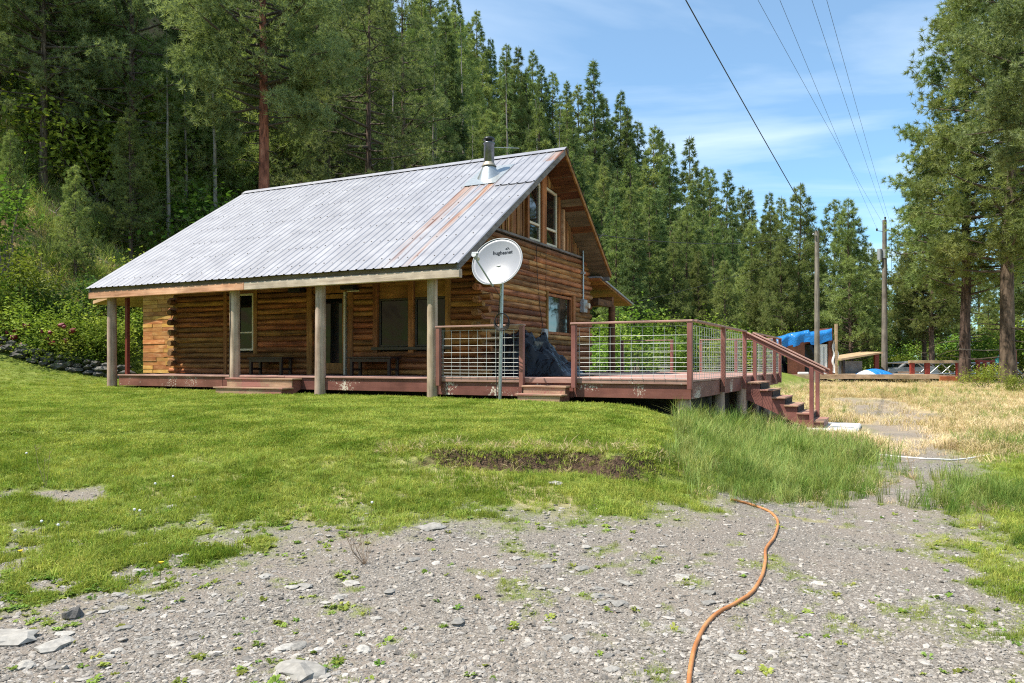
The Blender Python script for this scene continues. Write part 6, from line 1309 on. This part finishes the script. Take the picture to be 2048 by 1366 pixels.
# ================================================================ stone garden wall
gw0 = (-14.5, 23.55, gz(-14.5, 23.55)); gwall = thing('garden_wall', 'low dry stone wall holding the garden bed behind the lawn', 'wall', gw0)
M['wallstone'] = plain('dark_field_stone', (0.10, 0.095, 0.085), 0.95, var=0.4, scale=6, bump=0.5, rnd=0.35)
SM = [stone_mesh('wall_stone_%d' % i, random.Random(50+i), 1.0, 0.8, 0.55, 2) for i in range(6)]
for me in SM: me.materials.append(M['wallstone'])
rw = random.Random(5)
for row in range(3):
    x = -18.2
    while x < -11.9:
        w = rw.uniform(0.25, 0.55); yy = 23.5+0.05*row+rw.uniform(-.05, .05)+0.03*(x+15)
        o = bpy.data.objects.new('stone', rw.choice(SM)); link(o, gwall); o.location = (x+w/2-gw0[0], yy-gw0[1], gz(x, 23.4)+0.05+row*0.15-gw0[2]); o.scale = (w*1.08, rw.uniform(0.3, 0.45), rw.uniform(0.28, 0.38)); o.rotation_euler = (rw.uniform(-.15, .15), rw.uniform(-.1, .1), rw.uniform(-.3, .3)); x += w
# ================================================================ hoses
M['hose'] = wood('orange_hose_rubber', [(0.3, (0.36, 0.125, 0.045)), (0.55, (0.52, 0.21, 0.085)), (0.75, (0.40, 0.24, 0.14))], (4, 4, 4), 0.55, 0.1, 0.0)
def smooth_path(P_, n):
    P_ = [Vector(p) for p in P_]; out = []
    for i in range(len(P_)-1):
        p0, p1, p2, p3 = P_[max(i-1, 0)], P_[i], P_[i+1], P_[min(i+2, len(P_)-1)]
        for k in range(n):
            t = k/n; out.append(0.5*((2*p1)+(-p0+p2)*t+(2*p0-5*p1+4*p2-p3)*t*t+(-p0+3*p1-3*p2+p3)*t**3))
    return out+[P_[-1]]
def hose(name, pxs, r, mat, label):
    pts = smooth_path([on_ground(*p) for p in pxs], 10); mb = MB().tube([(p.x, p.y, gz(p.x, p.y)+r*0.85) for p in pts], r, 10)
    return solo(name, mb, mat, label, 'hose', tuple((pts[0].x, pts[0].y, gz(pts[0].x, pts[0].y))))
hose('garden_hose', [(1376, 1400), (1381, 1340), (1392, 1292), (1414, 1250), (1440, 1226), (1474, 1208), (1505, 1186), (1524, 1155), (1531, 1124), (1532, 1100), (1548, 1078), (1556, 1052), (1551, 1036), (1533, 1022), (1505, 1012), (1480, 1005), (1462, 1001)], 0.0125, M['hose'], 'orange garden hose winding across the gravel drive')
hose('white_hose', [(1690, 906), (1740, 910), (1800, 915), (1850, 919), (1905, 921), (1945, 917), (1985, 909)], 0.014, plain('white_pvc', (0.72, 0.70, 0.66), 0.5), 'thin white pipe lying across the drive beyond the stairs')
solo('weathered_board', MB().box(-0.7, 0.7, -0.08, 0.08, 0, 0.04), M['deadwood'], 'weathered grey board lying in the tall grass by the slab', 'board', (0, 0, 0))
_wb = bpy.data.objects['weathered_board']; _p = on_ground(1640, 902); _wb.location = (_p[0], _p[1], _p[2]+0.02); _wb.rotation_euler = (0.05, 0, -0.2)
# ================================================================ larger stones on the drive
M['slate'] = plain('pale_flat_stone', (0.28, 0.265, 0.24), 0.9, var=0.25, scale=7, bump=0.3, rnd=0.3)
M['darkrock'] = plain('dark_rock', (0.10, 0.095, 0.09), 0.9, var=0.3, scale=7, bump=0.4)
FS = [stone_mesh('flat_stone_%d' % i, random.Random(90+i), 1.0, 0.7, 0.22, 2) for i in range(6)]
for me in FS: me.materials.append(M['slate'])
named = [(20, 1278, 0.34, 'broad tan flat stone at the left edge of the gravel'), (110, 1292, 0.22, 'pale cracked flat stone on the gravel'), (600, 1345, 0.28, 'long pale stone half sunk in the gravel'), (146, 1234, 0.11, 'dark angular rock on the gravel edge'), (1110, 968, 0.20, 'grey stone lying in the grass below the bank'), (862, 1056, 0.26, 'flat grey slab where grass meets gravel'), (915, 1248, 0.12, 'white oval stone on the gravel'), (1417, 1187, 0.09, 'round grey stone beside the orange hose'), (345, 1015, 0.10, 'small grey stone in the thin grass'), (1790, 905, 0.0, '')]
for i, (px, py, s, lab) in enumerate(named):
    if not lab: continue
    p = on_ground(px, py); o = bpy.data.objects.new('stone', FS[i % 6] if 'dark' not in lab else stone_mesh('dark_rock', random.Random(3), 1, 0.8, 0.6, 2)); link(o)
    if 'dark' in lab: o.data.materials.append(M['darkrock'])
    o.location = (p[0], p[1], p[2]+0.008); o.scale = (s, s, s*(1.0 if s > 0.12 else 1.6)); o.rotation_euler = (0, 0, i*1.3); tag(o, lab, 'stone')
for i in range(70):
    px, py = rw.uniform(0, 1500), rw.uniform(1090, 1360); p = on_ground(px, py); g_ = masks(np.array([p[0]]), np.array([p[1]]))[0][0]
    if g_ > 0.5: continue
    o = bpy.data.objects.new('stone', rw.choice(FS)); link(o); s = rw.uniform(0.05, 0.13); o.location = (p[0], p[1], p[2]+0.004); o.scale = (s, s, s); o.rotation_euler = (0, 0, rw.uniform(0, 6.28)); tag(o, 'small flat grey stone among the gravel chips of the drive', 'stone', 'small stones on the drive')
# ================================================================ dead weed sprigs, dandelion clocks, yellow flowers
def sprig(px, py, h, label, mat, n=9, group=None):
    p = on_ground(px, py); mb = MB(); r = random.Random(px)
    for k in range(n):
        a = r.uniform(0, 6.28); e = r.uniform(0.1, 0.7)*h; m_ = (e*0.6*math.cos(a+r.uniform(-.9, .9)), e*0.6*math.sin(a+r.uniform(-.9, .9)), h*r.uniform(0.3, 0.6)); t_ = (e*math.cos(a), e*math.sin(a), h*r.uniform(0.7, 1.0)); mb.tube([(0, 0, -0.01), m_, t_], [0.002, 0.0016, 0.0008], 4, False)
        for q in range(3):
            f = r.uniform(0.45, 1); c = [m_[j]+(t_[j]-m_[j])*f for j in range(3)]; mb.tube([tuple(c), (c[0]+r.uniform(-.06, .06)*h*2, c[1]+r.uniform(-.06, .06)*h*2, c[2]+0.1*h)], [0.002, 0.001], 3, False)
    o = bpy.data.objects.new('dry_weed', mb.mesh('dry_weed')); o.data.materials.append(mat); o.location = p; link(o); return tag(o, label, 'weed', group)
M['drystem'] = plain('dry_weed_stem', (0.30, 0.21, 0.14), 0.9, var=0.2)
sprig(730, 1128, 0.26, 'bare brown weed with tangled stems at the gravel edge', M['drystem'], 14); sprig(1960, 1058, 0.28, 'dead brown forked weed on the verge of the drive', M['drystem'], 9); sprig(1935, 975, 0.25, 'thin dead weed further along the drive verge', M['drystem'], 8); sprig(92, 975, 0.42, 'single tall brown weed stalk in the bare lawn patch', M['drystem'], 3)
for px, py in ((1890, 870), (1470, 860), (1500, 840), (1440, 870), (1560, 880), (1620, 905), (1700, 930), (1830, 960)): sprig(px, py, rw.uniform(0.35, 0.6), 'tall dry seed stalk standing in the grass by the stairs', M['straw'], 7, 'dry seed stalks by the stairs')
PM = bpy.data.meshes.new('puff'); bm = bmesh.new(); bmesh.ops.create_icosphere(bm, subdivisions=1, radius=0.0125); bm.to_mesh(PM); bm.free(); PM.materials.append(M['white'])
STM = MB().tube([(0, 0, 0), (0.01, 0, 0.07), (0.012, 0.004, 0.14)], 0.002, 4, False).mesh('stalk'); STM.materials.append(M['weed'])
YM = bpy.data.meshes.new('bloom'); bm = bmesh.new(); bmesh.ops.create_cone(bm, cap_ends=True, segments=10, radius1=0.006, radius2=0.017, depth=0.012); bm.to_mesh(YM); bm.free(); YM.materials.append(plain('yellow_petals', (0.7, 0.5, 0.02), 0.6))
for px, py, me in ((270, 1045, PM), (282, 1047, PM), (308, 990, PM), (742, 1030, PM), (55, 925, PM), (30, 1090, PM), (85, 1070, PM), (120, 1078, PM), (345, 975, PM), (45, 1135, YM), (320, 1160, YM)):
    p = on_ground(px, py+8); t = thing('dandelion', 'white dandelion seed head in the thin grass' if me is PM else 'small yellow dandelion flower at the gravel edge', 'dandelion', p, rw.uniform(0, 6), 'dandelion clocks in the grass' if me is PM else 'yellow dandelions at the gravel edge'); link(bpy.data.objects.new('stalk', STM), t); h_ = bpy.data.objects.new('seed_head' if me is PM else 'bloom', me); link(h_, t); h_.location = (0.012, 0.004, 0.145)
